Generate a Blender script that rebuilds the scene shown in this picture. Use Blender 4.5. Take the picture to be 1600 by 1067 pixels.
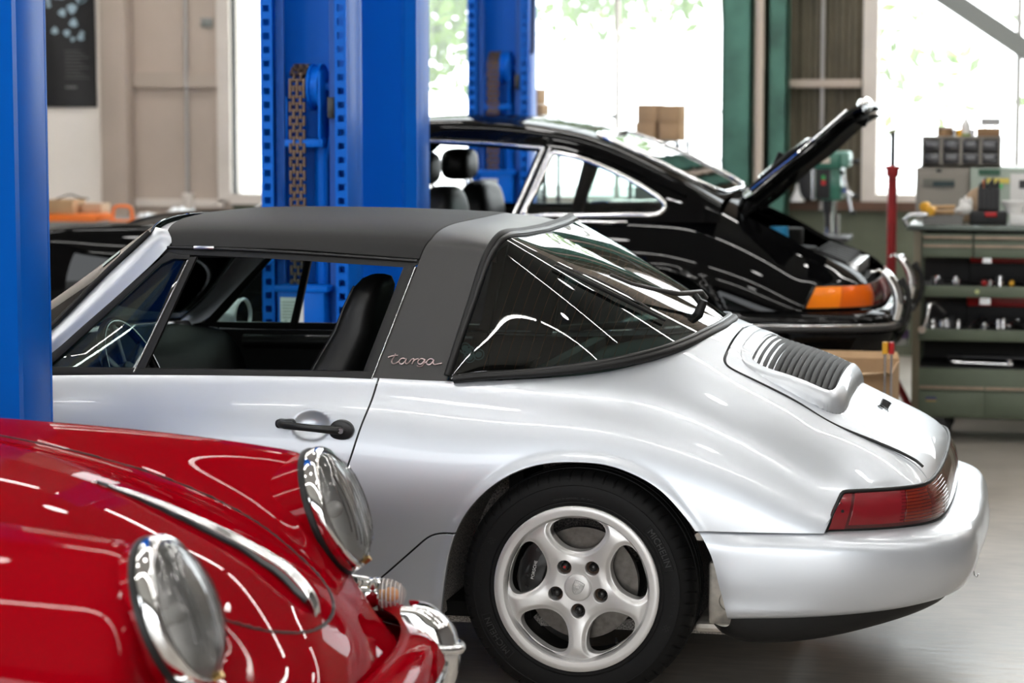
import bpy, math, random
import numpy as np
from mathutils import Vector, Matrix

for _o in list(bpy.data.objects):
    bpy.data.objects.remove(_o)
SC = bpy.context.scene
COL = SC.collection
R = math.radians

# ---------------------------------------------------------------- camera
CAM = bpy.data.cameras.new('camera')
cam = bpy.data.objects.new('camera', CAM)
COL.objects.link(cam)
cam.location = (1.2012, -6.9688, 1.6039)
cam.rotation_euler = (R(90 - 5.7628), 0, R(12.5469))
CAM.sensor_width = 36.0
CAM.lens = 85.5
CAM.clip_start = 0.1
CAM.clip_end = 200
CAM.dof.use_dof = True
CAM.dof.focus_distance = 6.5
CAM.dof.aperture_fstop = 3.4
SC.camera = cam

# ---------------------------------------------------------------- world, exposure
W = bpy.data.worlds.new('overcast_sky')
SC.world = W
W.use_nodes = True
_bg = W.node_tree.nodes['Background']
_bg.inputs[0].default_value = (0.93, 0.97, 1.0, 1)
_bg.inputs[1].default_value = 3.2
SC.view_settings.view_transform = 'Standard'
SC.view_settings.look = 'None'
SC.view_settings.gamma = 1.0
SC.view_settings.use_curve_mapping = False
SC.view_settings.exposure = 1.2
SC.cycles.max_bounces = 8
SC.cycles.diffuse_bounces = 4
SC.cycles.glossy_bounces = 4
SC.cycles.transmission_bounces = 6
SC.cycles.transparent_max_bounces = 10
SC.cycles.caustics_reflective = False
SC.cycles.caustics_refractive = False
SC.cycles.sample_clamp_indirect = 4.0
TUBE_POWER = 17.0      # radiance of the ceiling fluorescent tubes
# daylight falling in through the two big roller doors: the sky itself, sampled through portals
for _n, _loc, _rot, _sx, _sy in (('door_portal', (-1.0, -11.0, 2.0), (R(90), 0, 0), 10.0, 4.0),
                                 ('back_window_portal', (-2.42, 8.12, 2.43), (R(-90), 0, 0), 3.2, 2.9),
                                 ('back_right_window_portal', (1.45, 8.12, 2.45), (R(-90), 0, 0), 2.6, 2.9),
                                 ('side_door_portal', (-7.4, -7.5, 2.1), (R(90), 0, R(-90)), 6.0, 4.2)):
    _l = bpy.data.lights.new(_n, 'AREA')
    _l.shape = 'RECTANGLE'
    _l.size, _l.size_y = _sx, _sy
    _l.cycles.is_portal = True
    _lo = bpy.data.objects.new(_n, _l)
    _lo.location, _lo.rotation_euler = _loc, _rot
    COL.objects.link(_lo)

# ---------------------------------------------------------------- materials
MATS = {}


def M(name, col=(.5, .5, .5), rough=.5, metal=0., coat=0., coat_rough=.03, spec=.5, emit=None, noise=None, bump=None,
      trans=0., ior=1.45, alpha=1., flake=0., sheen=0.):
    if name in MATS:
        return MATS[name]
    m = bpy.data.materials.new(name)
    MATS[name] = m
    m.use_nodes = True
    nt = m.node_tree
    b = nt.nodes['Principled BSDF']
    i = b.inputs
    i['Base Color'].default_value = (*col, 1)
    i['Roughness'].default_value = rough
    i['Metallic'].default_value = metal
    i['Coat Weight'].default_value = coat
    i['Coat Roughness'].default_value = coat_rough
    i['Specular IOR Level'].default_value = spec
    i['Transmission Weight'].default_value = trans
    i['IOR'].default_value = ior
    i['Alpha'].default_value = alpha
    if sheen:
        i['Sheen Weight'].default_value = sheen
    if emit:
        i['Emission Color'].default_value = (*emit[0], 1)
        i['Emission Strength'].default_value = emit[1]
    if noise or bump:
        tc = nt.nodes.new('ShaderNodeTexCoord')
    if noise:
        sc, amt = noise[0], noise[1]
        det = noise[2] if len(noise) > 2 else 5
        n = nt.nodes.new('ShaderNodeTexNoise')
        n.inputs['Scale'].default_value = sc
        n.inputs['Detail'].default_value = det
        nt.links.new(tc.outputs['Object'], n.inputs['Vector'])
        r = nt.nodes.new('ShaderNodeMapRange')
        r.inputs[1].default_value = .3
        r.inputs[2].default_value = .7
        r.inputs[3].default_value = 1 - amt
        r.inputs[4].default_value = 1 + amt
        nt.links.new(n.outputs[0], r.inputs[0])
        x = nt.nodes.new('ShaderNodeVectorMath')
        x.operation = 'SCALE'
        x.inputs[0].default_value = col
        nt.links.new(r.outputs[0], x.inputs['Scale'])
        nt.links.new(x.outputs[0], i['Base Color'])
    if bump:
        n2 = nt.nodes.new('ShaderNodeTexNoise')
        n2.inputs['Scale'].default_value = bump[0]
        n2.inputs['Detail'].default_value = 4
        nt.links.new(tc.outputs['Object'], n2.inputs['Vector'])
        bp = nt.nodes.new('ShaderNodeBump')
        bp.inputs['Strength'].default_value = bump[1]
        bp.inputs['Distance'].default_value = bump[2] if len(bump) > 2 else .002
        nt.links.new(n2.outputs[0], bp.inputs['Height'])
        nt.links.new(bp.outputs[0], i['Normal'])
    return m


def glass(name, tint=(.8, .9, .87), dens=.35, rough=0.0, refl=1.0):
    """thin pane: part reflects (Fresnel), part passes, tinted"""
    if name in MATS:
        return MATS[name]
    m = bpy.data.materials.new(name)
    MATS[name] = m
    m.use_nodes = True
    nt = m.node_tree
    nt.nodes.remove(nt.nodes['Principled BSDF'])
    out = nt.nodes['Material Output']
    tr = nt.nodes.new('ShaderNodeBsdfTransparent')
    tr.inputs[0].default_value = (*[t * (1 - dens) for t in tint], 1)
    gl = nt.nodes.new('ShaderNodeBsdfGlossy')
    gl.inputs['Roughness'].default_value = rough
    gl.inputs[0].default_value = (refl, refl, refl, 1)
    fr = nt.nodes.new('ShaderNodeFresnel')
    fr.inputs[0].default_value = 1.62
    mx = nt.nodes.new('ShaderNodeMixShader')
    nt.links.new(fr.outputs[0], mx.inputs[0])
    nt.links.new(tr.outputs[0], mx.inputs[1])
    nt.links.new(gl.outputs[0], mx.inputs[2])
    nt.links.new(mx.outputs[0], out.inputs[0])
    return m


# ---------------------------------------------------------------- objects
def empty(name, loc=(0, 0, 0), rz=0., parent=None):
    o = bpy.data.objects.new(name, None)
    o.empty_display_size = .1
    COL.objects.link(o)
    o.location = loc
    o.rotation_euler = (0, 0, rz)
    if parent:
        o.parent = parent
    return o


def tag(o, label=None, cat=None, group=None, kind=None):
    if label:
        o['label'] = label
    if cat:
        o['category'] = cat
    if group:
        o['group'] = group
    if kind:
        o['kind'] = kind
    return o


def thing(name, label, cat, loc=(0, 0, 0), rz=0., group=None):
    return tag(empty(name, loc, rz), label, cat, group)


def copy_tree(o, parent=None):
    c = o.copy()
    COL.objects.link(c)
    c.parent = parent
    for ch in list(o.children):
        copy_tree(ch, c)
    return c


class MB:
    """collects primitives, builds one mesh"""

    def __init__(s):
        s.v, s.f, s.mi = [], [], []
        s.cur = 0

    def add(s, vs, fs):
        b = len(s.v)
        s.v += [tuple(float(c) for c in v) for v in vs]
        s.f += [tuple(i + b for i in f) for f in fs]
        s.mi += [s.cur] * len(fs)
        return s

    def box(s, a, b, rz=0., c=None):
        x0, y0, z0 = a
        x1, y1, z1 = b
        vs = [(x, y, z) for x in (x0, x1) for y in (y0, y1) for z in (z0, z1)]
        if rz:
            cx, cy = c or ((x0 + x1) / 2, (y0 + y1) / 2)
            co, si = math.cos(rz), math.sin(rz)
            vs = [(cx + (x - cx) * co - (y - cy) * si, cy + (x - cx) * si + (y - cy) * co, z) for x, y, z in vs]
        return s.add(vs, [(0, 1, 3, 2), (4, 6, 7, 5), (0, 4, 5, 1), (2, 3, 7, 6), (0, 2, 6, 4), (1, 5, 7, 3)])

    def bar(s, p, q, w, h=None, up=(0, 0, 1)):
        """rectangular bar p->q, width w, height h"""
        h = h or w
        p, q = Vector(p), Vector(q)
        d = (q - p).normalized()
        u = Vector(up)
        if abs(d.dot(u)) > .99:
            u = Vector((1, 0, 0))
        a = d.cross(u).normalized()
        c = a.cross(d).normalized()
        vs = []
        for e in (p, q):
            for sx, sy in ((-1, -1), (1, -1), (1, 1), (-1, 1)):
                vs.append(e + a * (sx * w / 2) + c * (sy * h / 2))
        return s.add(vs, [(3, 2, 1, 0), (4, 5, 6, 7), (0, 1, 5, 4), (1, 2, 6, 5), (2, 3, 7, 6), (3, 0, 4, 7)])

    def cyl(s, p, q, r0, r1=None, n=20, caps=True):
        r1 = r0 if r1 is None else r1
        p, q = Vector(p), Vector(q)
        d = (q - p).normalized()
        u = Vector((0, 0, 1)) if abs(d.z) < .9 else Vector((1, 0, 0))
        a = d.cross(u).normalized()
        c = d.cross(a)
        vs = []
        for e, r in ((p, r0), (q, r1)):
            for k in range(n):
                t = 2 * math.pi * k / n
                vs.append(e + a * (r * math.cos(t)) + c * (r * math.sin(t)))
        fs = [(k, (k + 1) % n, n + (k + 1) % n, n + k) for k in range(n)]
        if caps:
            fs += [tuple(range(n - 1, -1, -1)), tuple(range(n, 2 * n))]
        return s.add(vs, fs)

    def tube(s, path, r, n=10, closed=False, caps=True):
        P = [Vector(p) for p in path]
        m = len(P)
        rs = r if hasattr(r, '__len__') else [r] * m
        tan = []
        for i in range(m):
            a = P[(i - 1) % m] if (closed or i > 0) else P[i]
            b = P[(i + 1) % m] if (closed or i < m - 1) else P[i]
            tan.append((b - a).normalized())
        u = Vector((0, 0, 1)) if abs(tan[0].z) < .9 else Vector((1, 0, 0))
        nrm = tan[0].cross(u).normalized()
        vs = []
        for i in range(m):
            if i:
                nrm = (nrm - tan[i] * nrm.dot(tan[i])).normalized()
            bi = tan[i].cross(nrm)
            for k in range(n):
                t = 2 * math.pi * k / n
                vs.append(P[i] + nrm * (rs[i] * math.cos(t)) + bi * (rs[i] * math.sin(t)))
        fs = []
        for i in range(m if closed else m - 1):
            j = (i + 1) % m
            fs += [(i * n + k, i * n + (k + 1) % n, j * n + (k + 1) % n, j * n + k) for k in range(n)]
        if caps and not closed:
            fs += [tuple(range(n - 1, -1, -1)), tuple(range((m - 1) * n, m * n))]
        return s.add(vs, fs)

    def lathe(s, prof, o=(0, 0, 0), axis='y', n=48, a0=0., a1=2 * math.pi):
        """prof: (r, h) pairs; axis 'y' -> h along y, circle in xz"""
        full = abs(a1 - a0 - 2 * math.pi) < 1e-6
        k = n if full else n + 1
        vs = []
        for r, h in prof:
            for i in range(k):
                t = a0 + (a1 - a0) * i / n
                c, d = r * math.cos(t), r * math.sin(t)
                p = {'y': (c, h, d), 'z': (c, d, h), 'x': (h, c, d)}[axis]
                vs.append((p[0] + o[0], p[1] + o[1], p[2] + o[2]))
        fs = []
        for j in range(len(prof) - 1):
            for i in range(n if full else n):
                i2 = (i + 1) % k
                fs.append((j * k + i, j * k + i2, (j + 1) * k + i2, (j + 1) * k + i))
        return s.add(vs, fs)

    def prism(s, poly, d0, d1, axis='y'):
        """2-D polygon extruded along an axis; poly in the other two axes (x,z), (x,y) or (y,z)"""
        n = len(poly)
        vs = []
        for d in (d0, d1):
            for a, b in poly:
                vs.append({'y': (a, d, b), 'z': (a, b, d), 'x': (d, a, b)}[axis])
        fs = [(i, (i + 1) % n, n + (i + 1) % n, n + i) for i in range(n)]
        fs += [tuple(range(n - 1, -1, -1)), tuple(range(n, 2 * n))]
        return s.add(vs, fs)

    def ell(s, c, r, n=20, m=12, e=1.0):
        """(super)ellipsoid"""
        vs, fs = [], []
        f = lambda v: math.copysign(abs(v) ** e, v)
        for j in range(m + 1):
            p = -math.pi / 2 + math.pi * j / m
            for i in range(n):
                t = 2 * math.pi * i / n
                vs.append((c[0] + r[0] * f(math.cos(p)) * f(math.cos(t)), c[1] + r[1] * f(math.cos(p)) * f(math.sin(t)), c[2] + r[2] * f(math.sin(p))))
        for j in range(m):
            fs += [(j * n + i, j * n + (i + 1) % n, (j + 1) * n + (i + 1) % n, (j + 1) * n + i) for i in range(n)]
        return s.add(vs, fs)

    def grid(s, G):
        n, m = G.shape[:2]
        fs = [(i * m + j, (i + 1) * m + j, (i + 1) * m + j + 1, i * m + j + 1) for i in range(n - 1) for j in range(m - 1)]
        return s.add(G.reshape(-1, 3), fs)

    def xf(s, mat):
        s.v = [tuple(mat @ Vector(v)) for v in s.v]
        return s

    def mesh(s, name, mat, angle=35., bevel=0., fix=True):
        me = bpy.data.meshes.new(name)
        me.from_pydata(s.v, [], s.f)
        for x in (mat if isinstance(mat, (list, tuple)) else [mat]):
            me.materials.append(x)
        if any(s.mi):
            me.polygons.foreach_set('material_index', s.mi)
        if fix or bevel:
            import bmesh
            bm = bmesh.new()
            bm.from_mesh(me)
            if fix:
                bmesh.ops.recalc_face_normals(bm, faces=bm.faces)
            if bevel:
                es = [e for e in bm.edges if len(e.link_faces) == 2 and e.calc_face_angle(0) > .6]
                bmesh.ops.bevel(bm, geom=es, offset=bevel, segments=2, profile=.5, affect='EDGES', clamp_overlap=True)
            bm.to_mesh(me)
            bm.free()
        me.polygons.foreach_set('use_smooth', [True] * len(me.polygons))
        me.set_sharp_from_angle(angle=R(angle))
        return me

    def build(s, name, mat, parent=None, angle=35., bevel=0., loc=None, fix=True):
        o = bpy.data.objects.new(name, s.mesh(name, mat, angle, bevel, fix))
        COL.objects.link(o)
        if parent:
            o.parent = parent
        if loc:
            o.location = loc
        return o


# ---------------------------------------------------------------- splines and clipped surfaces
def cspline(t, P, tt):
    """natural cubic spline through P (n, ...) at parameters t"""
    t, P, tt = np.asarray(t, float), np.asarray(P, float), np.asarray(tt, float)
    n = len(t)
    sh = P.shape[1:]
    Y = P.reshape(n, -1)
    h = np.diff(t)
    if n == 2:
        w = ((tt - t[0]) / h[0])[:, None]
        return (Y[0] * (1 - w) + Y[1] * w).reshape((len(tt),) + sh)
    A = np.eye(n)
    B = np.zeros_like(Y)
    for i in range(1, n - 1):
        A[i, i - 1], A[i, i], A[i, i + 1] = h[i - 1], 2 * (h[i - 1] + h[i]), h[i]
        B[i] = 6 * ((Y[i + 1] - Y[i]) / h[i] - (Y[i] - Y[i - 1]) / h[i - 1])
    m = np.linalg.solve(A, B)
    k = np.clip(np.searchsorted(t, tt) - 1, 0, n - 2)
    a = (t[k + 1] - tt)[:, None]
    b = (tt - t[k])[:, None]
    hk = h[k][:, None]
    r = m[k] * a ** 3 / (6 * hk) + m[k + 1] * b ** 3 / (6 * hk) + (Y[k] / hk - m[k] * hk / 6) * a + (Y[k + 1] / hk - m[k + 1] * hk / 6) * b
    return r.reshape((len(tt),) + sh)


def chord(P):
    P = np.asarray(P, float)
    d = np.linalg.norm(np.diff(P, axis=0), axis=-1) ** .6
    return np.concatenate([[0], np.cumsum(d)]) / d.sum()


def curve(P, n, closed=False, lin=False):
    """resampled smooth curve through points, even arc length"""
    P = np.asarray(P, float)
    if closed:
        P = np.concatenate([P[-3:], P, P[:4]])
        t = chord(P)
        tt = np.linspace(t[3], t[-4], n * 4 + 1)
    else:
        t = chord(P)
        tt = np.linspace(0, 1, n * 4 + 1)
    if lin:
        Q = np.stack([np.interp(tt, t, P[:, k]) for k in range(P.shape[1])], -1)
    else:
        Q = cspline(t, P, tt)
    L = np.concatenate([[0], np.cumsum(np.linalg.norm(np.diff(Q, axis=0), axis=1))])
    s = np.linspace(0, L[-1], n + 1 if closed else n)
    out = np.stack([np.interp(s, L, Q[:, k]) for k in range(P.shape[1])], -1)
    return out[:-1] if closed else out


def gblur(G, su, sv):
    def b(X, s, ax):
        if s <= 0:
            return X
        k = int(3 * s) + 1
        w = np.exp(-.5 * (np.arange(-k, k + 1) / s) ** 2)
        w /= w.sum()
        X = np.moveaxis(X, ax, 0)
        lo = 2 * X[:1] - X[k:0:-1]
        hi = 2 * X[-1:] - X[-2:-k - 2:-1]
        E = np.concatenate([lo, X, hi])
        Y = sum(w[i] * E[i:i + len(X)] for i in range(2 * k + 1))
        return np.moveaxis(Y, 0, ax)
    return b(b(G, su, 0), sv, 1)


def net(P, nu, nv, su=0, sv=0, tu=None, tv=None):
    """smooth surface through a control net P (n, m, 3) -> grid (nu, nv, 3)"""
    P = np.asarray(P, float)
    if tu is None:
        tu = np.mean([chord(P[:, j]) for j in range(P.shape[1])], 0)
    if tv is None:
        tv = np.mean([chord(P[i]) for i in range(P.shape[0])], 0)
    G = cspline(tu, P, np.linspace(0, 1, nu))
    G = np.moveaxis(cspline(tv, np.moveaxis(G, 1, 0), np.linspace(0, 1, nv)), 0, 1)
    return gblur(G, su, sv) if su or sv else G


class TM:
    """triangle surface with its own normals: columns x y z nx ny nz cut"""

    def __init__(s, A, T):
        s.A, s.T = A, T

    @staticmethod
    def grid(G, flip=False):
        du, dv = np.gradient(G, axis=0), np.gradient(G, axis=1)
        N = np.cross(du, dv)
        ln = np.linalg.norm(N, axis=-1, keepdims=True)
        N = N / np.maximum(ln, 1e-12)
        n, m = G.shape[:2]
        I = np.arange(n * m).reshape(n, m)
        a, b, c, d = I[:-1, :-1].ravel(), I[1:, :-1].ravel(), I[1:, 1:].ravel(), I[:-1, 1:].ravel()
        T = np.concatenate([np.stack([a, b, c], 1), np.stack([a, c, d], 1)])
        if flip:
            N = -N
            T = T[:, ::-1]
        return TM(np.concatenate([G.reshape(-1, 3), N.reshape(-1, 3), np.zeros((n * m, 1)), np.stack(np.meshgrid(np.linspace(0, 1, n), np.linspace(0, 1, m), indexing='ij'), -1).reshape(-1, 2)], 1), T)

    x = property(lambda s: s.A[:, 0])
    y = property(lambda s: s.A[:, 1])
    z = property(lambda s: s.A[:, 2])
    u = property(lambda s: s.A[:, 7])
    v = property(lambda s: s.A[:, 8])

    def clip(s, f, mark=1.):
        """keep f <= 0"""
        A, T = s.A, s.T
        if callable(f):
            f = f(s)
        f = np.asarray(f, float)
        ins = f <= 0
        c = ins[T]
        n = c.sum(1)
        out = [T[n == 3]]
        E = []

        def roll(Tk, ck, val):
            k = np.argmax(ck == val, 1)
            r = np.arange(len(Tk))
            return Tk[r, k], Tk[r, (k + 1) % 3], Tk[r, (k + 2) % 3]
        a1, b1, c1 = roll(T[n == 1], c[n == 1], True)
        a2, b2, c2 = roll(T[n == 2], c[n == 2], False)
        E = np.concatenate([np.stack([a1, b1], 1), np.stack([a1, c1], 1), np.stack([a2, b2], 1), np.stack([a2, c2], 1)])
        if len(E):
            key = np.sort(E, 1)
            U, inv = np.unique(key, axis=0, return_inverse=True)
            inv = inv.ravel()
            t = (f[U[:, 0]] / (f[U[:, 0]] - f[U[:, 1]]))[:, None]
            NV = A[U[:, 0]] * (1 - t) + A[U[:, 1]] * t
            NV[:, 3:6] /= np.maximum(np.linalg.norm(NV[:, 3:6], axis=1, keepdims=True), 1e-9)
            NV[:, 6] = mark
            id_ = len(A) + inv
            n1, n2 = len(a1), len(a2)
            ab, ac = id_[:n1], id_[n1:2 * n1]
            ob, oc = id_[2 * n1:2 * n1 + n2], id_[2 * n1 + n2:]
            out += [np.stack([a1, ab, ac], 1), np.stack([ob, b2, c2], 1), np.stack([ob, c2, oc], 1)]
            A = np.concatenate([A, NV])
        T = np.concatenate(out)
        used = np.unique(T)
        mp = np.zeros(len(A), int)
        mp[used] = np.arange(len(used))
        return TM(A[used].copy(), mp[T])

    def border(s, every=False):
        T = s.T
        e = np.concatenate([T[:, [0, 1]], T[:, [1, 2]], T[:, [2, 0]]])
        n = len(s.A)
        k = e[:, 0] * n + e[:, 1]
        kr = e[:, 1] * n + e[:, 0]
        e = e[~np.isin(k, kr)]
        if not every:
            e = e[(s.A[e[:, 0], 6] > 0) & (s.A[e[:, 1], 6] > 0)]
        return e

    def flange(s, depth=.012, vec=None, every=False, rnd=.003):
        """turn the cut edges inward"""
        e = s.border(every)
        if not len(e):
            return s
        u = np.unique(e)
        mp = np.zeros(len(s.A), int)
        mp[u] = np.arange(len(u))
        e = mp[e]
        P, N = s.A[u, :3], s.A[u, 3:6]
        D = -N if vec is None else np.broadcast_to(np.asarray(vec, float), N.shape)
        # outward side direction at the edge
        S = np.zeros_like(P)
        ed = P[e[:, 1]] - P[e[:, 0]]
        sd = np.cross(ed, N[e[:, 0]])
        np.add.at(S, e[:, 0], sd)
        np.add.at(S, e[:, 1], sd)
        S /= np.maximum(np.linalg.norm(S, axis=1, keepdims=True), 1e-9)
        h = N + S
        h /= np.maximum(np.linalg.norm(h, axis=1, keepdims=True), 1e-9)
        rings = [(P, N), (P + D * rnd + S * rnd * .3, h), (P + D * rnd * 2.2 + S * rnd * .4, S), (P + D * depth + S * rnd * .4, S)]
        k = len(u)
        A = np.concatenate([np.concatenate([p, n, np.zeros((k, 3))], 1) for p, n in rings])
        a, b = e[:, 0], e[:, 1]
        T = []
        for r in range(3):
            T += [np.stack([b + r * k, a + r * k, a + (r + 1) * k], 1), np.stack([b + r * k, a + (r + 1) * k, b + (r + 1) * k], 1)]
        return s + TM(A, np.concatenate(T))

    def __add__(s, o):
        return TM(np.concatenate([s.A, o.A]), np.concatenate([s.T, o.T + len(s.A)]))

    def mirror(s):
        A = s.A.copy()
        A[:, [1, 4]] *= -1
        return TM(A, s.T[:, ::-1].copy())

    def both(s):
        return s + s.mirror()

    def pair(s, name, mat, parent=None):
        return s.build(name, mat, parent), s.mirror().build(name, mat, parent)

    def offset(s, d):
        A = s.A.copy()
        A[:, :3] += A[:, 3:6] * d
        return TM(A, s.T)

    def back(s):
        A = s.A.copy()
        A[:, 3:6] *= -1
        return TM(A, s.T[:, ::-1].copy())

    def solid(s, th=.003):
        """give thickness: outer, inner and rim"""
        return s.flange(th, every=True, rnd=th * .25) + s.offset(-th).back()

    def build(s, name, mat, parent=None):
        me = bpy.data.meshes.new(name)
        nv, nt_ = len(s.A), len(s.T)
        me.vertices.add(nv)
        me.vertices.foreach_set('co', s.A[:, :3].astype(np.float32).ravel())
        me.loops.add(nt_ * 3)
        me.loops.foreach_set('vertex_index', s.T.astype(np.int32).ravel())
        me.polygons.add(nt_)
        me.polygons.foreach_set('loop_start', np.arange(0, nt_ * 3, 3, dtype=np.int32))
        me.polygons.foreach_set('use_smooth', np.ones(nt_, bool))
        me.update(calc_edges=True)
        me.normals_split_custom_set_from_vertices(s.A[:, 3:6].tolist())
        me.materials.append(mat)
        o = bpy.data.objects.new(name, me)
        COL.objects.link(o)
        if parent:
            o.parent = parent
        return o


def sdf(poly, x, y):
    """signed distance to a closed polygon, negative inside"""
    P = np.asarray(poly, float)
    Q = np.roll(P, -1, 0)
    d = np.full(len(x), 1e9)
    s = np.zeros(len(x), bool)
    for (ax, ay), (bx, by) in zip(P, Q):
        ex, ey = bx - ax, by - ay
        L = ex * ex + ey * ey
        if L < 1e-14:
            continue
        wx, wy = x - ax, y - ay
        t = np.clip((wx * ex + wy * ey) / L, 0, 1)
        d = np.minimum(d, (wx - ex * t) ** 2 + (wy - ey * t) ** 2)
        if ay != by:
            c = ((ay > y) != (by > y)) & (x < ex * (y - ay) / ey + ax)
            s ^= c
    d = np.sqrt(d)
    return np.where(s, -d, d)


def sstep(a, b, x):
    t = np.clip((x - a) / (b - a), 0, 1)
    return t * t * (3 - 2 * t)


def text_tm(txt, size, extrude=0., space=1.):
    """text as (verts2d, faces) centred, via a font curve"""
    c = bpy.data.curves.new('t', 'FONT')
    c.body = txt
    c.size = size
    c.extrude = extrude
    c.space_character = space
    c.align_x = 'CENTER'
    c.align_y = 'CENTER'
    c.resolution_u = 3
    o = bpy.data.objects.new('t', c)
    COL.objects.link(o)
    dg = bpy.context.evaluated_depsgraph_get()
    me = bpy.data.meshes.new_from_object(o.evaluated_get(dg))
    v = [tuple(p.co) for p in me.vertices]
    f = [tuple(p.vertices) for p in me.polygons]
    bpy.data.objects.remove(o)
    bpy.data.curves.remove(c)
    bpy.data.meshes.remove(me)
    return v, f


def strip(name, P, widths, mat, parent, n=10, solid=None):
    '''tube along a smooth curve'''
    return MB().tube(curve(P, n), widths, 8).build(name, mat, parent, 60)
# shared materials of the cars
M('silver_paint', (.60, .63, .672), .38, .62, .45, .02)
M('black_trim', (.012, .012, .012), .38, 0, .0)
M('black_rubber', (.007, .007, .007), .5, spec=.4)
M('soft_top_vinyl', (.017, .0168, .0165), .62, spec=.35, bump=(900, .5, .001))
M('hoop_vinyl', (.027, .0265, .026), .42, spec=.5, bump=(1400, .12, .0005))
M('dark_leather', (.005, .005, .005), .42, spec=.4, bump=(700, .1, .001))
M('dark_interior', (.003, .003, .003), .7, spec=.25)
M('chrome', (.9, .9, .9), .06, 1.0)
M('satin_metal', (.62, .62, .63), .28, 1.0)
M('wheel_silver', (.70, .69, .68), .36, .5, .3, .1)
M('tyre_rubber', (.005, .005, .0053), .6, spec=.25, bump=(300, .1, .0006))
M('tyre_letters', (.03, .03, .03), .5)
M('brake_disc', (.13, .12, .11), .35, 1.0, noise=(60, .2))
M('caliper_black', (.008, .008, .008), .35, 0, .5)
M('white_print', (.8, .8, .8), .5)
M('underbody', (.42, .39, .36), .8, noise=(220, .95, 8), bump=(300, .8, .004))
M('cast_alloy', (.48, .45, .40), .5, .7, noise=(25, .35))
M('wiper_grey', (.05, .047, .044), .45)
glass('tinted_glass', (.55, .74, .68), .30)
glass('side_glass', (.80, .92, .88), .12)
M('red_lens', (.11, .001, .004), .2, 0, .6, .02)
M('red_reflector', (.19, .002, .008), .3, 0, .6, .02)
M('amber_lens', (.20, .016, .004), .2, 0, .6, .02)
M('lens_housing', (.07, .002, .004), .3, 0, .8)
M('heater_wire', (.25, .07, .02), .5)
M('badge_pink', (.55, .42, .42), .3, .8)

# ================================================================ the workshop
def floor_material():
    m = M('workshop_concrete', (.30, .275, .245), .34)
    nt = m.node_tree
    b = nt.nodes['Principled BSDF']
    tc = nt.nodes.new('ShaderNodeTexCoord')
    n1 = nt.nodes.new('ShaderNodeTexNoise')
    n1.inputs['Scale'].default_value = 1.3
    n1.inputs['Detail'].default_value = 8
    n2 = nt.nodes.new('ShaderNodeTexNoise')
    n2.inputs['Scale'].default_value = 22
    n2.inputs['Detail'].default_value = 6
    mp = nt.nodes.new('ShaderNodeMapping')
    mp.inputs['Scale'].default_value = (.35, 1.6, 1)
    nt.links.new(tc.outputs['Object'], n1.inputs['Vector'])
    nt.links.new(tc.outputs['Object'], mp.inputs['Vector'])
    nt.links.new(mp.outputs[0], n2.inputs['Vector'])
    r = nt.nodes.new('ShaderNodeValToRGB')
    r.color_ramp.elements[0].position = .3
    r.color_ramp.elements[0].color = (.28, .252, .222, 1)
    r.color_ramp.elements[1].position = .72
    r.color_ramp.elements[1].color = (.46, .42, .37, 1)
    nt.links.new(n1.outputs[0], r.inputs[0])
    mx = nt.nodes.new('ShaderNodeMix')
    mx.data_type = 'RGBA'
    mx.blend_type = 'OVERLAY'
    mx.inputs[0].default_value = .55
    nt.links.new(r.outputs[0], mx.inputs[6])
    nt.links.new(n2.outputs[0], mx.inputs[7])
    nt.links.new(mx.outputs[2], b.inputs['Base Color'])
    rr = nt.nodes.new('ShaderNodeMapRange')
    rr.inputs[3].default_value = .20
    rr.inputs[4].default_value = .50
    nt.links.new(n2.outputs[0], rr.inputs[0])
    nt.links.new(rr.outputs[0], b.inputs['Roughness'])
    return m


def pane_material():
    """weathered translucent sheet: part of the view passes, part is scattered"""
    m = bpy.data.materials.new('frosted_sheet')
    MATS['frosted_sheet'] = m
    m.use_nodes = True
    nt = m.node_tree
    nt.nodes.remove(nt.nodes['Principled BSDF'])
    out = nt.nodes['Material Output']
    tr = nt.nodes.new('ShaderNodeBsdfTransparent')
    tr.inputs[0].default_value = (.97, 1, .99, 1)
    tl = nt.nodes.new('ShaderNodeBsdfTranslucent')
    tl.inputs[0].default_value = (.9, .93, .92, 1)
    mx = nt.nodes.new('ShaderNodeMixShader')
    tc = nt.nodes.new('ShaderNodeTexCoord')
    mp = nt.nodes.new('ShaderNodeMapping')
    mp.inputs['Scale'].default_value = (9, 9, .35)
    n = nt.nodes.new('ShaderNodeTexNoise')
    n.inputs['Scale'].default_value = 1.4
    n.inputs['Detail'].default_value = 4
    nt.links.new(tc.outputs['Object'], mp.inputs['Vector'])
    nt.links.new(mp.outputs[0], n.inputs['Vector'])
    r = nt.nodes.new('ShaderNodeMapRange')
    r.inputs[1].default_value = .3
    r.inputs[2].default_value = .7
    r.inputs[3].default_value = .10
    r.inputs[4].default_value = .22
    nt.links.new(n.outputs[0], r.inputs[0])
    nt.links.new(r.outputs[0], mx.inputs[0])
    nt.links.new(tr.outputs[0], mx.inputs[1])
    nt.links.new(tl.outputs[0], mx.inputs[2])
    nt.links.new(mx.outputs[0], out.inputs[0])
    return m


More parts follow.
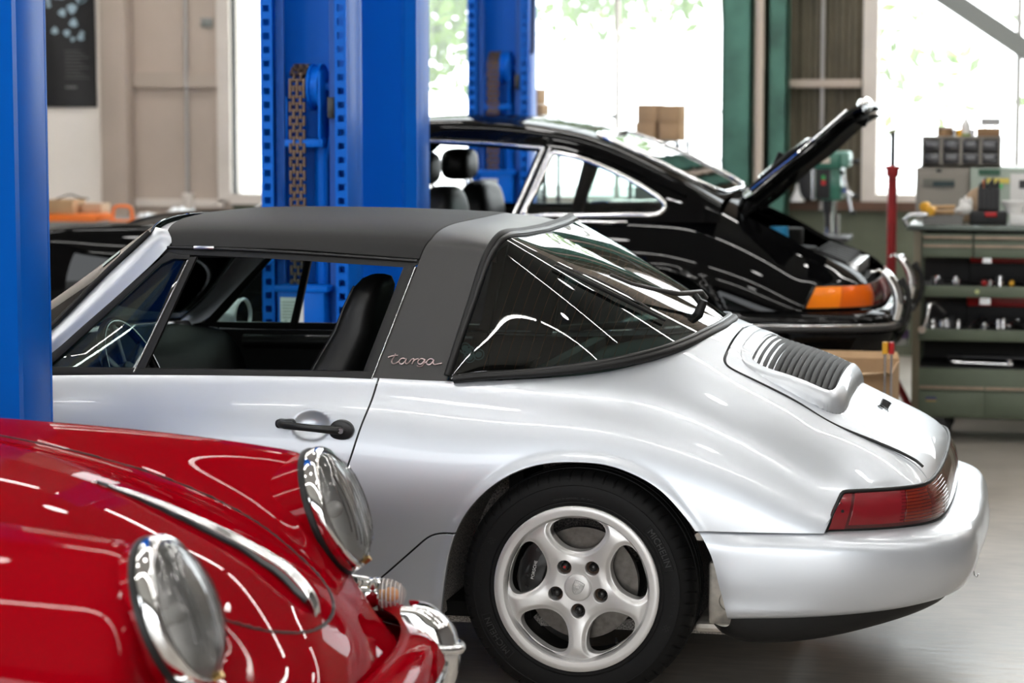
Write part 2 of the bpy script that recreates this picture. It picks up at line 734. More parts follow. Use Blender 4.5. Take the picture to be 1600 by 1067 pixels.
floor_material()
pane_material()
M('wall_beige', (.45, .375, .315), .75, noise=(1.2, .12))
M('wall_cream', (.95, .89, .82), .75, noise=(1.0, .08))
M('wall_green', (.105, .115, .078), .7, noise=(2.5, .25))
M('corrugated_olive', (.09, .076, .05), .6, noise=(3, .3))
M('column_green', (.055, .155, .115), .5, noise=(5, .35))
M('frame_pale', (.66, .60, .54), .6, noise=(3, .1))
M('ledge_brown', (.10, .05, .03), .6)
M('pipe_grey', (.42, .40, .38), .45, .3)
M('pipe_beige', (.60, .50, .42), .6)
M('ceiling_grey', (.42, .42, .40), .8)
M('steel_grey', (.22, .23, .22), .5, .3)
M('asphalt', (.32, .31, .29), .9)


def S(name, mb, mat, parent=None, bevel=0):
    o = mb.build(name, MATS[mat], parent, 30, bevel)
    if not parent:
        o['kind'] = 'structure'
    return o


S('floor', MB().box((-8, -11.2, -.12), (6.4, 8.4, 0)), 'workshop_concrete')
YB = 8.2
S('wall_back', MB().box((-8, YB, 0), (-4.05, YB + .18, 5.2)).box((-4.05, YB, 3.9), (6.4, YB + .18, 5.2)), 'wall_beige')
S('wall_back_lower', MB().box((-4.05, YB, 0), (6.4, YB + .18, .93)), 'wall_green')
S('wall_back_pier', MB().box((2.8, YB, .93), (6.4, YB + .18, 3.9)), 'wall_beige')
S('trim_1', MB().box((-.44, YB - .05, .90), (2.8, YB + .1, .955)), 'ledge_brown')
S('trim_2', MB().box((-4.05, YB - .05, .90), (-.8, YB + .1, .965)), 'frame_pale')
S('trim_3', MB().box((-8, YB - .03, .88), (-4.10, YB, .93)), 'frame_pale')
# paler pier with the poster, left of the shallow pilaster
S('wall_back_pale', MB().box((-8, YB - .06, 0), (-4.90, YB, 5.2)), 'wall_cream')
S('column_1', MB().box((-4.90, YB - .16, 0), (-4.72, YB, 5.2)), 'wall_beige', bevel=.01)
M('wall_shade_dirt', (.44, .37, .31), .75)
S('wall_shade_band', MB().box((-4.74, YB - .035, 1.66), (-4.14, YB, 1.76)), 'wall_shade_dirt')  # strip coloured darker for a band of shadow and dirt
# ribbed sheet between the two windows
cor = MB()
xs = np.arange(-.82, .06, .02)
pr = [(x, YB - .005 + (.018 if (k // 2) % 2 else 0)) for k, x in enumerate(xs)]
cor.add([(x, y, z) for x, y in pr for z in (.9, 3.95)], [(2 * i, 2 * i + 2, 2 * i + 3, 2 * i + 1) for i in range(len(pr) - 1)])
cor.box((-.84, YB + .05, .9), (.06, YB + .16, 3.95))
S('wall_back_ribbed', cor, 'corrugated_olive')
S('beam_1', MB().box((-.44, YB - .07, 1.655), (.03, YB - .01, 1.705)), 'wall_beige', bevel=.006)
# side and front walls with the roller-door openings, ceiling
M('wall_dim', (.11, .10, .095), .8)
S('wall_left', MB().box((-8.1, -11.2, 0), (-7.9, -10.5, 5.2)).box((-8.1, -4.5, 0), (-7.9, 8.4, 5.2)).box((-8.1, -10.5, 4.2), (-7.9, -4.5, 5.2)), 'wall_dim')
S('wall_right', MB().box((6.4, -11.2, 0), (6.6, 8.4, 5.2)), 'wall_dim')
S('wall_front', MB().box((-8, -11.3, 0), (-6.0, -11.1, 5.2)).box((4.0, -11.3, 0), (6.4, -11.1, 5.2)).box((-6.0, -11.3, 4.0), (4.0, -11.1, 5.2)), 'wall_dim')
S('ceiling', MB().box((-8.1, -11.3, 5.2), (6.6, 8.4, 5.35)), 'ceiling_grey')
# a low pale building across the yard and the yard itself
S('ground_outside', MB().box((-40, -45, -.16), (40, 40, -.13)), 'asphalt')
M('yard_building', (.55, .50, .45), .8)
S('wall_across_yard', MB().box((-26, -16, -.13), (-22, -2, 4.2)), 'yard_building')
S('wall_across_road', MB().box((-12, -34, -.13), (14, -30, 5.0)), 'yard_building')

# ---- windows: frame, mullions, one pane object per sheet
def window(name, x0, x1, z0, z1, mull, fr='frame_pale', lw=.09):
    w = empty(name)
    w['kind'] = 'structure'
    S('window_frame', MB().box((x0 - lw, YB - .03, z0 - .05), (x0, YB + .1, z1)).box((x1, YB - .03, z0 - .05), (x1 + lw * .4, YB + .1, z1)).box((x0, YB - .03, z0 - .05), (x1, YB + .1, z0)), fr, w)
    es = [x0] + mull + [x1]
    for a, b in zip(es[:-1], es[1:]):
        # gently corrugated sheet
        xs = np.arange(a, b + .001, .025)
        m = MB().add([(x, YB + .05 + .004 * math.cos(k * math.pi / 2), z) for k, x in enumerate(xs) for z in (z0, z1)], [(2 * i, 2 * i + 2, 2 * i + 3, 2 * i + 1) for i in range(len(xs) - 1)])
        m.build('pane', MATS['frosted_sheet'], w, 80, fix=False)
    for x in mull:
        S('mullion', MB().box((x - .012, YB, z0), (x + .012, YB + .05, z1)), fr, w)
    return w


window('window_1', -4.05, -.80, .965, 3.9, [-3.05, -2.28, -1.50])
window('window_2', .13, 2.78, 1.0, 3.9, [.98, 1.9])
S('window_latch', MB().box((-1.53, YB - .05, 1.46), (-1.50, YB, 1.49)), 'steel_grey', bpy.data.objects['window_1'])

# ---- green steel columns and pipes on the back wall
def column(x0, x1, y0, y1, n):
    m = MB().box((x0, y0, 0), (x1, y0 + .014, 5.2)).box((x0, y0, 0), (x0 + .014, y1, 5.2)).box((x1 - .014, y0, 0), (x1, y1, 5.2))
    S(n, m, 'column_green')


column(-.800, -.615, 7.92, 8.10, 'column_2')
column(-.530, -.405, 8.02, 8.16, 'column_3')
tag(MB().cyl((-.578, 7.98, 0), (-.578, 7.98, 5.2), .030, n=16).build('drain_pipe', MATS['pipe_beige']), 'thick beige pipe rising between the two green columns', 'pipe')
o = thing('conduit', 'thin grey conduit clipped to the dark ribbed wall', 'conduit', (-.205, YB - .05, 0))
MB().cyl((0, 0, .9), (0, 0, 5.2), .012, n=10).build('conduit_tube', MATS['pipe_grey'], o)
MB().box((-.035, .0, 1.66), (.035, .04, 1.70)).build('conduit_clip', MATS['pipe_grey'], o, bevel=.004)
o = thing('conduit', 'thin grey conduit running down the beige wall to a junction box', 'conduit', (-4.35, YB - .03, 0))
MB().cyl((0, 0, .95), (0, 0, 5.2), .013, n=10).build('conduit_tube', MATS['pipe_grey'], o)
MB().box((-.03, -.03, .86), (.04, .03, .97)).build('junction_box', MATS['frame_pale'], o, bevel=.006)
tag(MB().box((-4.25, YB - .015, 2.05), (-4.17, YB - .0, 2.11)).build('wall_plate', MATS['steel_grey'], bevel=.004), 'small dark plate high on the beige wall beside the window', 'plate')
o = thing('window_brace', 'grey diagonal steel brace crossing the right-hand window', 'brace', (0, 0, 0))
MB().bar((-.75, YB - .12, 3.071), (2.35, YB - .12, .981), .05, .115).build('brace_bar', MATS['steel_grey'], o)
tag(MB().cyl((.975, YB - .05, .95), (.975, YB - .05, 5.2), .016, n=10).build('window_pipe', MATS['pipe_grey']), 'thin grey pipe standing in front of the right-hand window', 'pipe')
tag(MB().tube([(-.80 - .07 * math.sin(t), 7.91, 1.36 + .15 * math.cos(t)) for t in np.linspace(0, math.pi, 14)], .008, 8).build('cable_loop', MATS['steel_grey']), 'thin dark cable loop hanging on the green column', 'cable')

# ---- poster
M('poster_black', (.012, .012, .013), .45)
M('poster_blue', (.35, .47, .55), .5)
po_ = thing('poster', 'black wall poster with a scatter of pale blue shapes', 'poster', (-5.19, YB - .075, 0))
G_ = np.array([[(x, .006 * math.sin(x * 14 + z * 3), z) for z in np.linspace(1.53, 2.75, 14)] for x in np.linspace(-.24, .235, 12)])
MB().grid(G_).build('poster_sheet', MATS['poster_black'], po_)
random.seed(5)
pm = MB()
for k in range(46):
    t = random.random()
    x = -.22 + .42 * random.random()
    z = 1.90 + (.75) * random.random() ** .8 + (.06 if x > .1 else 0)
    a, r = random.random() * 3.14, .012 + .02 * random.random()
    pm.prism([(x + r * math.cos(a + b) * (1.6 if i % 2 else .9), z + r * math.sin(a + b) * 1.3) for i, b in enumerate(np.linspace(0, 6.28, 7)[:-1])], -.010, -.008, 'y')
o_ = pm.build('poster_print', MATS['poster_blue'], po_)
o_['kind'] = 'stuff'
pm = MB()
for k in range(9):
    pm.box((.02 + .0, -.0095, 1.90 - k * .022), (.02 + .14 + .03 * ((k * 7) % 3 - 1), -.0085, 1.897 - k * .022))
pm.box((.02, -.0095, 1.655), (.10, -.0085, 1.668))
o_ = pm.build('poster_text_lines', M('poster_grey', (.16, .16, .16), .5), po_)
o_['kind'] = 'stuff'

# ---- trees outside the long window
M('leaf_green', (.15, .30, .005), .7)
M('bark', (.12, .09, .06), .9)


def tree(x, y, label, n, seed, zc, sz, dx=0.):
    random.seed(seed)
    t = thing('leafy_tree', label, 'tree', (x, y, 0), 0, 'trees outside the windows')
    br = MB().tube([(0, 0, -.13), (.05, 0, 1.2), (-.05, .1, 2.4), (.1, 0, 3.6)], [.07, .05, .035, .015], 8)
    m = MB()
    for k in range(14):
        c = Vector((dx + random.uniform(-1, 1) * sz[0], random.uniform(-.5, .5), zc + random.uniform(-1, 1) * sz[1]))
        br.tube([(0, 0, 3.5), (c.x * .6, c.y * .6, max(c.z + .2, 2.9)), c], [.012, .007, .003], 5)
        for j in range(n // 14):
            p = c + Vector((random.gauss(0, .26), random.gauss(0, .2), random.gauss(0, .22)))
            u = Vector((random.uniform(-1, 1), random.uniform(-1, 1), random.uniform(-1, 1))).normalized()
            v = u.cross(Vector((random.uniform(-1, 1), random.uniform(-1, 1), random.uniform(-1, 1)))).normalized()
            L = random.uniform(.06, .11)
            m.add([p - u * L, p + v * L * .4, p + u * L, p - v * L * .4], [(0, 1, 2, 3)])
    br.build('branches', MATS['bark'], t)
    o = m.build('foliage', MATS['leaf_green'], t, fix=False)
    o['kind'] = 'stuff'


tree(-3.78, 10.3, 'leafy green tree outside the long window, left of the far blue post', 1500, 3, 2.5, (.20, .62), .45)
tree(-1.32, 12.2, 'leafy green tree outside the long window, right of the far blue post', 1300, 8, 2.66, (.62, .26), -.85)
tree(-.62, 11.2, 'sparse green tree glimpsed faintly through the right-hand window', 110, 11, 1.75, (.30, .18), .80)

# ---- ceiling lights: long battens with two tubes
M('batten_white', (.8, .8, .8), .5)
_b = None
for yy in (-4.4, -1.0, 3.6, 6.9):  # rearmost row added to brighten the back wall
    for xx in (-6.2, -3.6, -1.0, 1.6, 4.2):
        if _b is None:
            _b = thing('ceiling_light', 'white fluorescent batten light under the workshop ceiling', 'light', (xx, yy, 4.45), 0, 'fluorescent battens')
            MB().box((-1.2, -.06, .03), (1.2, .06, .10)).build('light_housing', MATS['batten_white'], _b)
            MB().cyl((0, 0, .10), (0, 0, .75), .01, n=8).build('light_hanger', MATS['steel_grey'], _b)
            tb = M('fluorescent_tube', (1, 1, 1), emit=((1, .98, .94), TUBE_POWER))
            for e in (-.03, .03):
                MB().cyl((-1.18, e, .012), (1.18, e, .012), .016, n=10).build('light_tube', tb, _b)
            continue
        c = copy_tree(_b)
        c.location = (xx, yy, 4.45)

# ---- round high-bay lamps between the battens
_h = None
for yy in (-2.7, 1.4, 5.6):
    for xx in (-4.2, -1.4, 1.4, 4.0):
        if _h is None:
            _h = thing('bay_lamp', 'round high-bay lamp hanging under the workshop ceiling', 'light', (xx, yy, 4.3), 0, 'high-bay lamps')
            MB().lathe([(.0, .22), (.05, .22), (.06, .12), (.16, .02), (.165, .0), (.155, .0), (.05, .10), (.0, .10)], axis='z', n=28).build('lamp_shade', MATS['batten_white'], _h)
            MB().cyl((0, 0, .2), (0, 0, .9), .008, n=8).build('lamp_cord', MATS['steel_grey'], _h)
            MB().lathe([(.0, .012), (.13, .012), (.14, .02), (.0, .03)], axis='z', n=28).build('lamp_disc', M('bay_light', (1, 1, 1), emit=((1, .98, .95), TUBE_POWER * 1.2)), _h)
            continue
        c = copy_tree(_h)
        c.location = (xx, yy, 4.3)
# ================================================================ blue two-post lifts
M('lift_blue', (.0002, .118, .58), .42, 0, .06, .2, spec=.12, bump=(160, .12, .001))
M('lift_blue_dark', (.0003, .07, .36), .45, 0, .1, .2, spec=.3)
M('chain_steel', (.11, .075, .055), .42, .75, noise=(60, .3))
M('label_paper', (.72, .74, .73), .6)
M('label_ink', (.16, .18, .18), .7)


def ladder_strip(x0, x1, y, z0, z1, pitch, th=.010):
    """one perforated strip: rails joined by rungs"""
    m = MB()
    e = (x1 - x0) * .24
    n = int((z1 - z0) / pitch)
    xs = [x0, x0 + e, x1 - e, x1]
    zs = []
    for k in range(n):
        zs += [z0 + k * pitch, z0 + k * pitch + pitch * .48]
    zs.append(z0 + n * pitch)
    vs, fs, idx = [], [], {}

    def vid(i, j, s):
        k = (i, j, s)
        if k not in idx:
            idx[k] = len(vs)
            vs.append((xs[i], y + s * th, zs[j]))
        return idx[k]
    solid_ = lambda i, j: 0 <= i < 3 and 0 <= j < len(zs) - 1 and not (i == 1 and j % 2 == 0)
    for i in range(3):
        for j in range(len(zs) - 1):
            if not solid_(i, j):
                continue
            fs.append((vid(i, j, 0), vid(i + 1, j, 0), vid(i + 1, j + 1, 0), vid(i, j + 1, 0)))
            fs.append((vid(i, j, 1), vid(i, j + 1, 1), vid(i + 1, j + 1, 1), vid(i + 1, j, 1)))
            for (di, dj, a, b) in ((-1, 0, (i, j), (i, j + 1)), (1, 0, (i + 1, j + 1), (i + 1, j)), (0, -1, (i + 1, j), (i, j)), (0, 1, (i, j + 1), (i + 1, j + 1))):
                if not solid_(i + di, j + dj):
                    fs.append((vid(*a, 0), vid(*b, 0), vid(*b, 1), vid(*a, 1)))
    return m.add(vs, fs)


def lift_post(label, loc, rz, sheave=1.70, box_top=.88, mech=True, w=.165, depth=.24):
    t = thing('lift_post', label, 'lift post', loc, rz, 'posts of the blue car lifts')
    B, BD = MATS['lift_blue'], MATS['lift_blue_dark']
    H = 3.9
    MB().box((-.26, -.10, 0), (.26, depth + .08, .02)).build('base_plate', B, t, bevel=.004)
    # back plate set in from the side channels with weld beads
    MB().box((-w + .040, depth - .012, .02), (w - .040, depth + .004, H)).build('back_plate', B, t)
    for s in (-1, 1):
        MB().box((s * w - .006, .0, .02), (s * w + .006, depth - .068, H)).build('side_plate', B, t, bevel=.003)
        MB().prism([(s * (w + .006), depth - .070), (s * (w - .006), depth - .070), (s * (w - .050), depth - .012), (s * (w - .050), depth + .0), (s * (w - .030), depth + .0), (s * (w + .006), depth - .045)], .02, H, 'z').build('corner_plate', B, t)
        random.seed(7)
        MB().tube([(s * (w - .040) + random.uniform(-.001, .001), depth + .004 + random.uniform(-.0005, .0005), z) for z in np.arange(.05, H, .02)], .0032, 6).build('weld_bead', B, t, 60)
        a, b = sorted((s * (w + .006), s * (w - .042)))
        ladder_strip(a, b, -.010, .05, H, .052).build('latch_ladder', B, t)
        MB().box((min(s * (w - .075), s * (w - .042)), .03, .05), (max(s * (w - .075), s * (w - .042)), .045, H)).build('guide_rail', BD, t)
    if not mech:
        return t
    MB().box((-w + .006, depth - .05, .05), (w - .006, depth - .04, H)).build('inner_plate', B, t)
    # leaf chain over a sheave, lift cylinder behind it
    cx = -.035
    ch = MB()
    r = .082
    z0 = box_top - .35
    pts = [(cx, .02, z) for z in np.arange(z0, sheave - r, .026)]
    pts += [(cx, .02 + r - r * math.cos(a), sheave - r + r * math.sin(a)) for a in np.arange(0, math.pi * .98, .026 / r)]
    for k in range(len(pts) - 1):
        p, q = Vector(pts[k]), Vector(pts[k + 1])
        d = (q - p).normalized()
        offs = (-.027, .0, .027) if k % 2 else (-.0135, .0135)
        for o in offs:
            e = Vector((o, 0, 0))
            ch.bar(p + e - d * .006, q + e + d * .006, .009, .013, up=(0, 1, 0) if abs(d.z) > .5 else (0, 0, 1))
        ch.cyl(p + Vector((-.032, 0, 0)), p + Vector((.032, 0, 0)), .0045, n=6)
    o = ch.build('lift_chain', MATS['chain_steel'], t, 30, fix=False)
    o['kind'] = 'stuff'
    sh = MB().lathe([(.0, -.022), (.03, -.022), (.075, -.022), (.088, -.022), (.088, -.014), (.076, -.010), (.076, .010), (.088, .014), (.088, .022), (.0, .022)], axis='x', n=36)
    sh.xf(Matrix.Translation((cx + .058, .02 + r, sheave - r)))
    sh.build('chain_sheave', B, t, 30)
    br = MB().box((cx + .082, .02, sheave - .30), (cx + .092, .15, sheave - .02)).box((cx - .052, .035, sheave - .30), (cx - .045, .15, sheave - .12)).box((cx - .052, .02, sheave - .31), (cx + .10, .15, sheave - .28))
    br.cyl((cx + .04, .02 + r, sheave - r), (cx + .115, .02 + r, sheave - r), .016)
    br.build('sheave_bracket', B, t, 30, .003)
    MB().cyl((cx + .075, .10, .3), (cx + .075, .10, sheave - .28), .030, n=20).build('lift_cylinder', B, t)
    MB().tube([(cx + .105, .06, .4), (cx + .105, .06, sheave - .36), (cx + .135, .05, sheave - .20), (cx + .14, .06, sheave + .02)], .006, 6).build('hydraulic_hose', BD, t, 60)
    MB().box((w - .075, .0, sheave - .20), (w - .048, .03, sheave - .12)).build('limit_switch', MATS['black_trim'], t, bevel=.003)
    MB().tube([(cx - .06, .04, sheave - .36), (cx - .06, .03, sheave - .50), (cx - .055, .03, sheave - .55)], .005, 6).build('release_rod', BD, t, 60)
    # carriage cover with a printed notice
    MB().box((-.100, -.045, box_top - .32), (.085, .06, box_top - .02)).box((-.110, -.052, box_top - .025), (.10, .065, box_top)).build('carriage_cover', B, t, 30, .004)
    pa = MB().box((-.088, -.0475, box_top - .27), (.005, -.0455, box_top - .045)).build('notice_sheet', MATS['label_paper'], t)
    li = MB()
    random.seed(2)
    for k in range(17):
        z = box_top - .062 - k * .0118
        if 6 <= k <= 11:
            for c in range(3):
                li.box((-.072 + c * .024, -.0482, z - .004), (-.060 + c * .024, -.0474, z))
        else:
            li.box((-.080, -.0482, z - .003), (-.080 + .045 + .03 * random.random(), -.0474, z))
    li.build('notice_lines', MATS['label_ink'], pa)['kind'] = 'stuff'
    return t


posts = [lift_post('blue lift post in the left foreground, just behind the red car', (-1.452, -1.22, 0), math.pi, mech=False),
         lift_post('blue lift post with rusty chain right behind the silver car', (-1.585, 1.92, 0), 0., 1.72, .885),
         lift_post('plain-backed blue lift post standing right against the chain post', (-1.475, 2.72, 0), math.pi, mech=False),
         lift_post('farthest blue lift post, on the far side of the black car', (-1.765, 6.02, 0), 0., 1.84, 1.20)]
# hanging release cable at the far post
tag(MB().tube([(-1.555, 5.98, 3.4), (-1.56, 5.97, 2.2), (-1.565, 5.97, 1.86), (-1.57, 5.97, 1.83)], .012, 8).build('lift_cable', M('cable_blue', (.01, .03, .10), .5)), 'dark blue cable hanging beside the farthest lift post', 'cable')
# ================================================================ silver targa
silver = thing('targa_car', 'silver targa sports car with black roof panel and five spoke rear wheel', 'car')

Z0 = [.17, .20, .33]


def body_net(front=True):
    """half body (near side, y < 0): stations front to rear, rows sill to centre line"""
    S = []

    def st(x, y, z):
        S.append([(x, -a, b) for a, b in zip(y, z)])
    if front:
        st(-3.20, [.30, .34, .37, .40, .41, .41, .40, .36, .28, .19, .09, 0], [.26, .28, .34, .40, .44, .48, .51, .53, .545, .555, .56, .56])
        st(-3.06, [.46, .54, .58, .60, .605, .60, .57, .52, .42, .28, .13, 0], [.19, .22, .32, .43, .51, .57, .61, .628, .63, .628, .63, .63])
        st(-2.85, [.60, .70, .74, .757, .757, .745, .72, .66, .55, .37, .18, 0], [.17, .2, .33, .46, .57, .665, .735, .757, .735, .69, .69, .69])
        st(-2.50, [.66, .74, .79, .812, .812, .795, .755, .685, .56, .38, .20, 0], [.17, .2, .33, .48, .60, .705, .780, .810, .795, .755, .755, .757])
    st(-2.20, [.68, .76, .80, .822, .82, .80, .755, .69, .57, .40, .20, 0], [.17, .2, .33, .49, .61, .71, .785, .817, .805, .782, .788, .79])
    st(-1.85, [.69, .765, .797, .812, .808, .792, .757, .708, .62, .42, .20, 0], [.17, .2, .33, .48, .59, .695, .775, .826, .84, .84, .85, .855])
    st(-1.50, [.70, .77, .795, .807, .803, .787, .757, .715, .655, .45, .22, 0], [.17, .2, .33, .475, .585, .69, .774, .832, .858, .885, .90, .905])
    st(-1.00, [.70, .775, .797, .808, .804, .788, .757, .716, .658, .45, .22, 0], [.17, .2, .33, .47, .58, .69, .778, .838, .865, .89, .905, .91])
    st(-.57, [.70, .778, .80, .811, .807, .790, .757, .714, .656, .45, .22, 0], [.17, .2, .33, .47, .58, .69, .781, .841, .866, .89, .905, .91])
    st(-.30, [.70, .785, .808, .819, .817, .799, .760, .710, .650, .45, .22, 0], [.17, .2, .33, .48, .59, .69, .780, .840, .866, .895, .912, .92])
    st(0, [.70, .787, .812, .826, .827, .812, .772, .713, .640, .45, .22, 0], [.17, .2, .33, .49, .595, .69, .775, .836, .872, .925, .955, .965])
    st(.20, [.70, .787, .812, .826, .825, .806, .762, .696, .600, .45, .24, 0], [.17, .2, .33, .48, .58, .67, .752, .818, .873, .928, .970, .983])
    st(.40, [.70, .785, .808, .822, .818, .797, .752, .683, .585, .45, .25, 0], [.17, .2, .33, .45, .535, .618, .693, .755, .806, .850, .893, .907])
    st(.56, [.70, .78, .80, .810, .804, .783, .742, .680, .590, .46, .25, 0], [.17, .2, .32, .42, .495, .560, .622, .676, .727, .772, .812, .826])
    st(.68, [.68, .75, .775, .787, .783, .763, .725, .672, .588, .465, .25, 0], [.17, .2, .31, .40, .465, .520, .572, .618, .664, .707, .748, .762])
    # the tail: stations sweep round to the lamp edge
    S.append([(.70, -.66, .17), (.68, -.73, .2), (.655, -.768, .32), (.640, -.778, .41), (.643, -.772, .475), (.662, -.752, .545), (.712, -.712, .592), (.762, -.660, .613),
              (.800, -.585, .631), (.828, -.472, .651), (.846, -.24, .667), (.850, 0, .671)])
    S.append([(.72, -.65, .17), (.70, -.72, .2), (.67, -.76, .33), (.640, -.776, .43), (.656, -.762, .518), (.686, -.734, .584), (.764, -.690, .592), (.828, -.642, .594),
              (.872, -.580, .597), (.893, -.470, .604), (.905, -.24, .610), (.908, 0, .612)])
    # wrapped on over the edge, under the lamp
    S.append([(.74, -.64, .17), (.72, -.71, .2), (.70, -.748, .33), (.676, -.765, .42), (.692, -.752, .49), (.733, -.724, .535), (.800, -.688, .545), (.862, -.645, .545),
              (.905, -.585, .545), (.925, -.475, .545), (.934, -.24, .548), (.936, 0, .550)])
    return np.array(S)


NU, NV = 560, 170
_N = body_net()
Gs = net(_N, NU, NV, 7.0, 2.5)
body = TM.grid(Gs)
# wheel arch outline (x, z), traced on the outer skin
arch = curve([(-.40, .05), (-.37, .21), (-.355, .325), (-.330, .436), (-.286, .521), (-.207, .598), (-.105, .646), (-.01, .658), (.08, .654), (.147, .635), (.224, .594),
              (.283, .536), (.318, .491), (.349, .427), (.408, .258), (.44, .15), (.45, .05)], 120)
farch = np.stack([-2.272 + .352 * np.cos(np.linspace(-.9, math.pi + .9, 80)), .315 + .345 * np.sin(np.linspace(-.9, math.pi + .9, 80))], 1)
d_arch = sdf(arch, body.x, body.z)
d_farch = sdf(farch, body.x, body.z)
low = sstep(.80, .70, body.z)
lip = (1 - sstep(.0, .028, d_arch)) * low + (1 - sstep(.0, .03, d_farch)) * low
body.A[:, 1] -= .006 * lip * (body.y < -.6)
# shallow dish behind the door handle
dd = ((body.x + .728) / .052) ** 2 + ((body.z - .7255) / .036) ** 2
dish = np.clip(1 - dd, 0, 1) ** .8 * (body.y < -.6)
body.A[:, 1] += .020 * dish
G2 = body.A[:, :3].reshape(NU, NV, 3)
body = TM.grid(G2)

cabin = curve([(-1.62, .690), (-1.45, .700), (-1.0, .703), (-.6, .703), (-.36, .703), (-.25, .697), (-.13, .682), (.03, .642), (.12, .588), (.20, .492), (.262, .305), (.288, 0)], 90)
cabin = np.concatenate([cabin, [(.288, -.2), (-1.9, -.2), (-1.9, 0), (-1.80, .35), (-1.70, .58)]])


def lamp_edge(z):
    return .647 + (z - .4935) * .42


def base_body(t):
    t = t.clip(-np.where((t.y < -.5) & (t.z < .75), sdf(arch, t.x, t.z), 1))
    t = t.clip(-np.where((t.y < -.5) & (t.z < .75), sdf(farch, t.x, t.z), 1))
    t = t.clip(-np.where(t.z > .79, sdf(cabin, t.x, -t.y), 1))
    # everything behind the wheel under the seam belongs to the bumper
    t = t.clip(np.where(t.x > .1, .489 - t.z, -1))
    # opening for the wrap-round lamp
    t = t.clip(np.where(t.x > .5, -np.maximum(t.z - .590, (lamp_edge(t.z) - t.x) * .92), -1))
    return t


door_poly = np.concatenate([curve([(-.560, .90), (-.561, .851), (-.568, .796), (-.588, .733), (-.612, .650), (-.644, .565), (-.70, .45), (-.775, .33), (-.86, .262), (-.95, .245)], 50),
                            [(-1.30, .243), (-1.43, .26), (-1.475, .31), (-1.49, .5), (-1.50, .75), (-1.51, .9)]])
rock_poly = np.concatenate([curve([(-.28, .456), (-.332, .455), (-.385, .447), (-.422, .420), (-.48, .368), (-.56, .300), (-.64, .255), (-.74, .232)], 40), [(-1.85, .232), (-1.95, .25), (-2.1, .05), (-.2, .05)]])
lid_poly = np.concatenate([[(.334, .2), (.334, -.38)], curve([(.334, -.38), (.338, -.425), (.352, -.447), (.38, -.452)], 12), [(.55, -.456), (.75, -.466), (.86, -.48), (.95, -.55)], [(1.0, -.55), (1.0, .2)]])

bb = base_body(body)
GAP = .0034
dside = lambda t, poly: np.where((t.y < -.5), sdf(poly, t.x, t.z), 1.)
dtop = lambda t, poly: np.where((t.z > .5), sdf(poly, t.x, t.y), 1.)
GAPL = .0040
door = bb.clip(dside(bb, door_poly) + GAP)
rest = bb.clip(GAP - dside(bb, door_poly))
rock = rest.clip(dside(rest, rock_poly) + GAP)
rest = rest.clip(GAP - dside(rest, rock_poly))
lid = rest.clip(dtop(rest, lid_poly) + GAPL)
rest = rest.clip(GAPL - dtop(rest, lid_poly))
p_body = rest.flange(.016).both().build('body_shell', MATS['silver_paint'], silver)
dobj = door.flange(.016)
p_door = dobj.build('door', MATS['silver_paint'], silver)
dobj.mirror().build('door', MATS['silver_paint'], silver)
rr = rock.flange(.016)
rr.A[:, 1] -= .002
rr.build('rocker_panel', MATS['silver_paint'], silver)
rr.mirror().build('rocker_panel', MATS['silver_paint'], silver)
p_lid = lid.flange(.014).both().build('engine_lid', MATS['silver_paint'], silver)
# dark closing skin behind the panel gaps
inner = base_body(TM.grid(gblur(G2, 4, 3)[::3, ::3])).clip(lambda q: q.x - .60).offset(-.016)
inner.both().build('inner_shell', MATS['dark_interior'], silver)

# ---- bumper
BS = []


def bst(*p):
    BS.append([(x, -y, z) for x, y, z in p])


# rows: under-lip, shelf inner, shelf, crease, face top, face mid, face low, lower edge, return
bst((.322, .775, .476), (.322, .806, .487), (.333, .818, .475), (.347, .825, .452), (.362, .828, .42), (.378, .828, .36), (.394, .825, .30), (.403, .817, .262), (.404, .78, .258))
bst((.40, .775, .476), (.40, .803, .486), (.40, .818, .473), (.405, .827, .452), (.41, .831, .42), (.415, .832, .36), (.42, .828, .30), (.42, .818, .263), (.42, .78, .258))
bst((.52, .765, .478), (.52, .794, .487), (.525, .812, .475), (.535, .824, .457), (.54, .830, .42), (.54, .830, .36), (.54, .825, .30), (.535, .812, .268), (.53, .77, .262))
bst((.64, .735, .480), (.64, .765, .489), (.66, .790, .478), (.68, .806, .460), (.69, .813, .42), (.69, .813, .36), (.685, .805, .305), (.672, .789, .276), (.66, .75, .270))
bst((.76, .69, .480), (.765, .716, .489), (.795, .741, .479), (.825, .760, .462), (.84, .768, .42), (.84, .767, .36), (.832, .757, .312), (.812, .738, .287), (.79, .70, .282))
bst((.85, .62, .480), (.858, .645, .489), (.895, .668, .480), (.930, .686, .463), (.948, .695, .42), (.948, .693, .365), (.935, .68, .320), (.91, .660, .298), (.88, .63, .293))
bst((.905, .52, .478), (.915, .545, .487), (.955, .562, .479), (.992, .575, .460), (1.009, .582, .42), (1.008, .58, .368), (.99, .568, .324), (.96, .55, .302), (.92, .52, .297))
bst((.93, .33, .472), (.937, .345, .482), (.975, .352, .474), (1.010, .358, .455), (1.028, .362, .418), (1.026, .36, .37), (1.006, .35, .322), (.975, .34, .298), (.93, .33, .293))
bst((.935, .15, .468), (.942, .155, .478), (.98, .157, .470), (1.016, .159, .452), (1.036, .16, .416), (1.034, .16, .37), (1.012, .155, .318), (.98, .15, .292), (.94, .15, .287))
bst((.936, 0, .467), (.943, 0, .477), (.981, 0, .469), (1.018, 0, .451), (1.038, 0, .415), (1.036, 0, .37), (1.013, 0, .316), (.981, 0, .29), (.94, 0, .286))
_bt = [0, .06, .14, .22, .32, .5, .72, .88, 1.]
Gb = net(BS, 150, 60, 1.5, .3, tv=_bt)
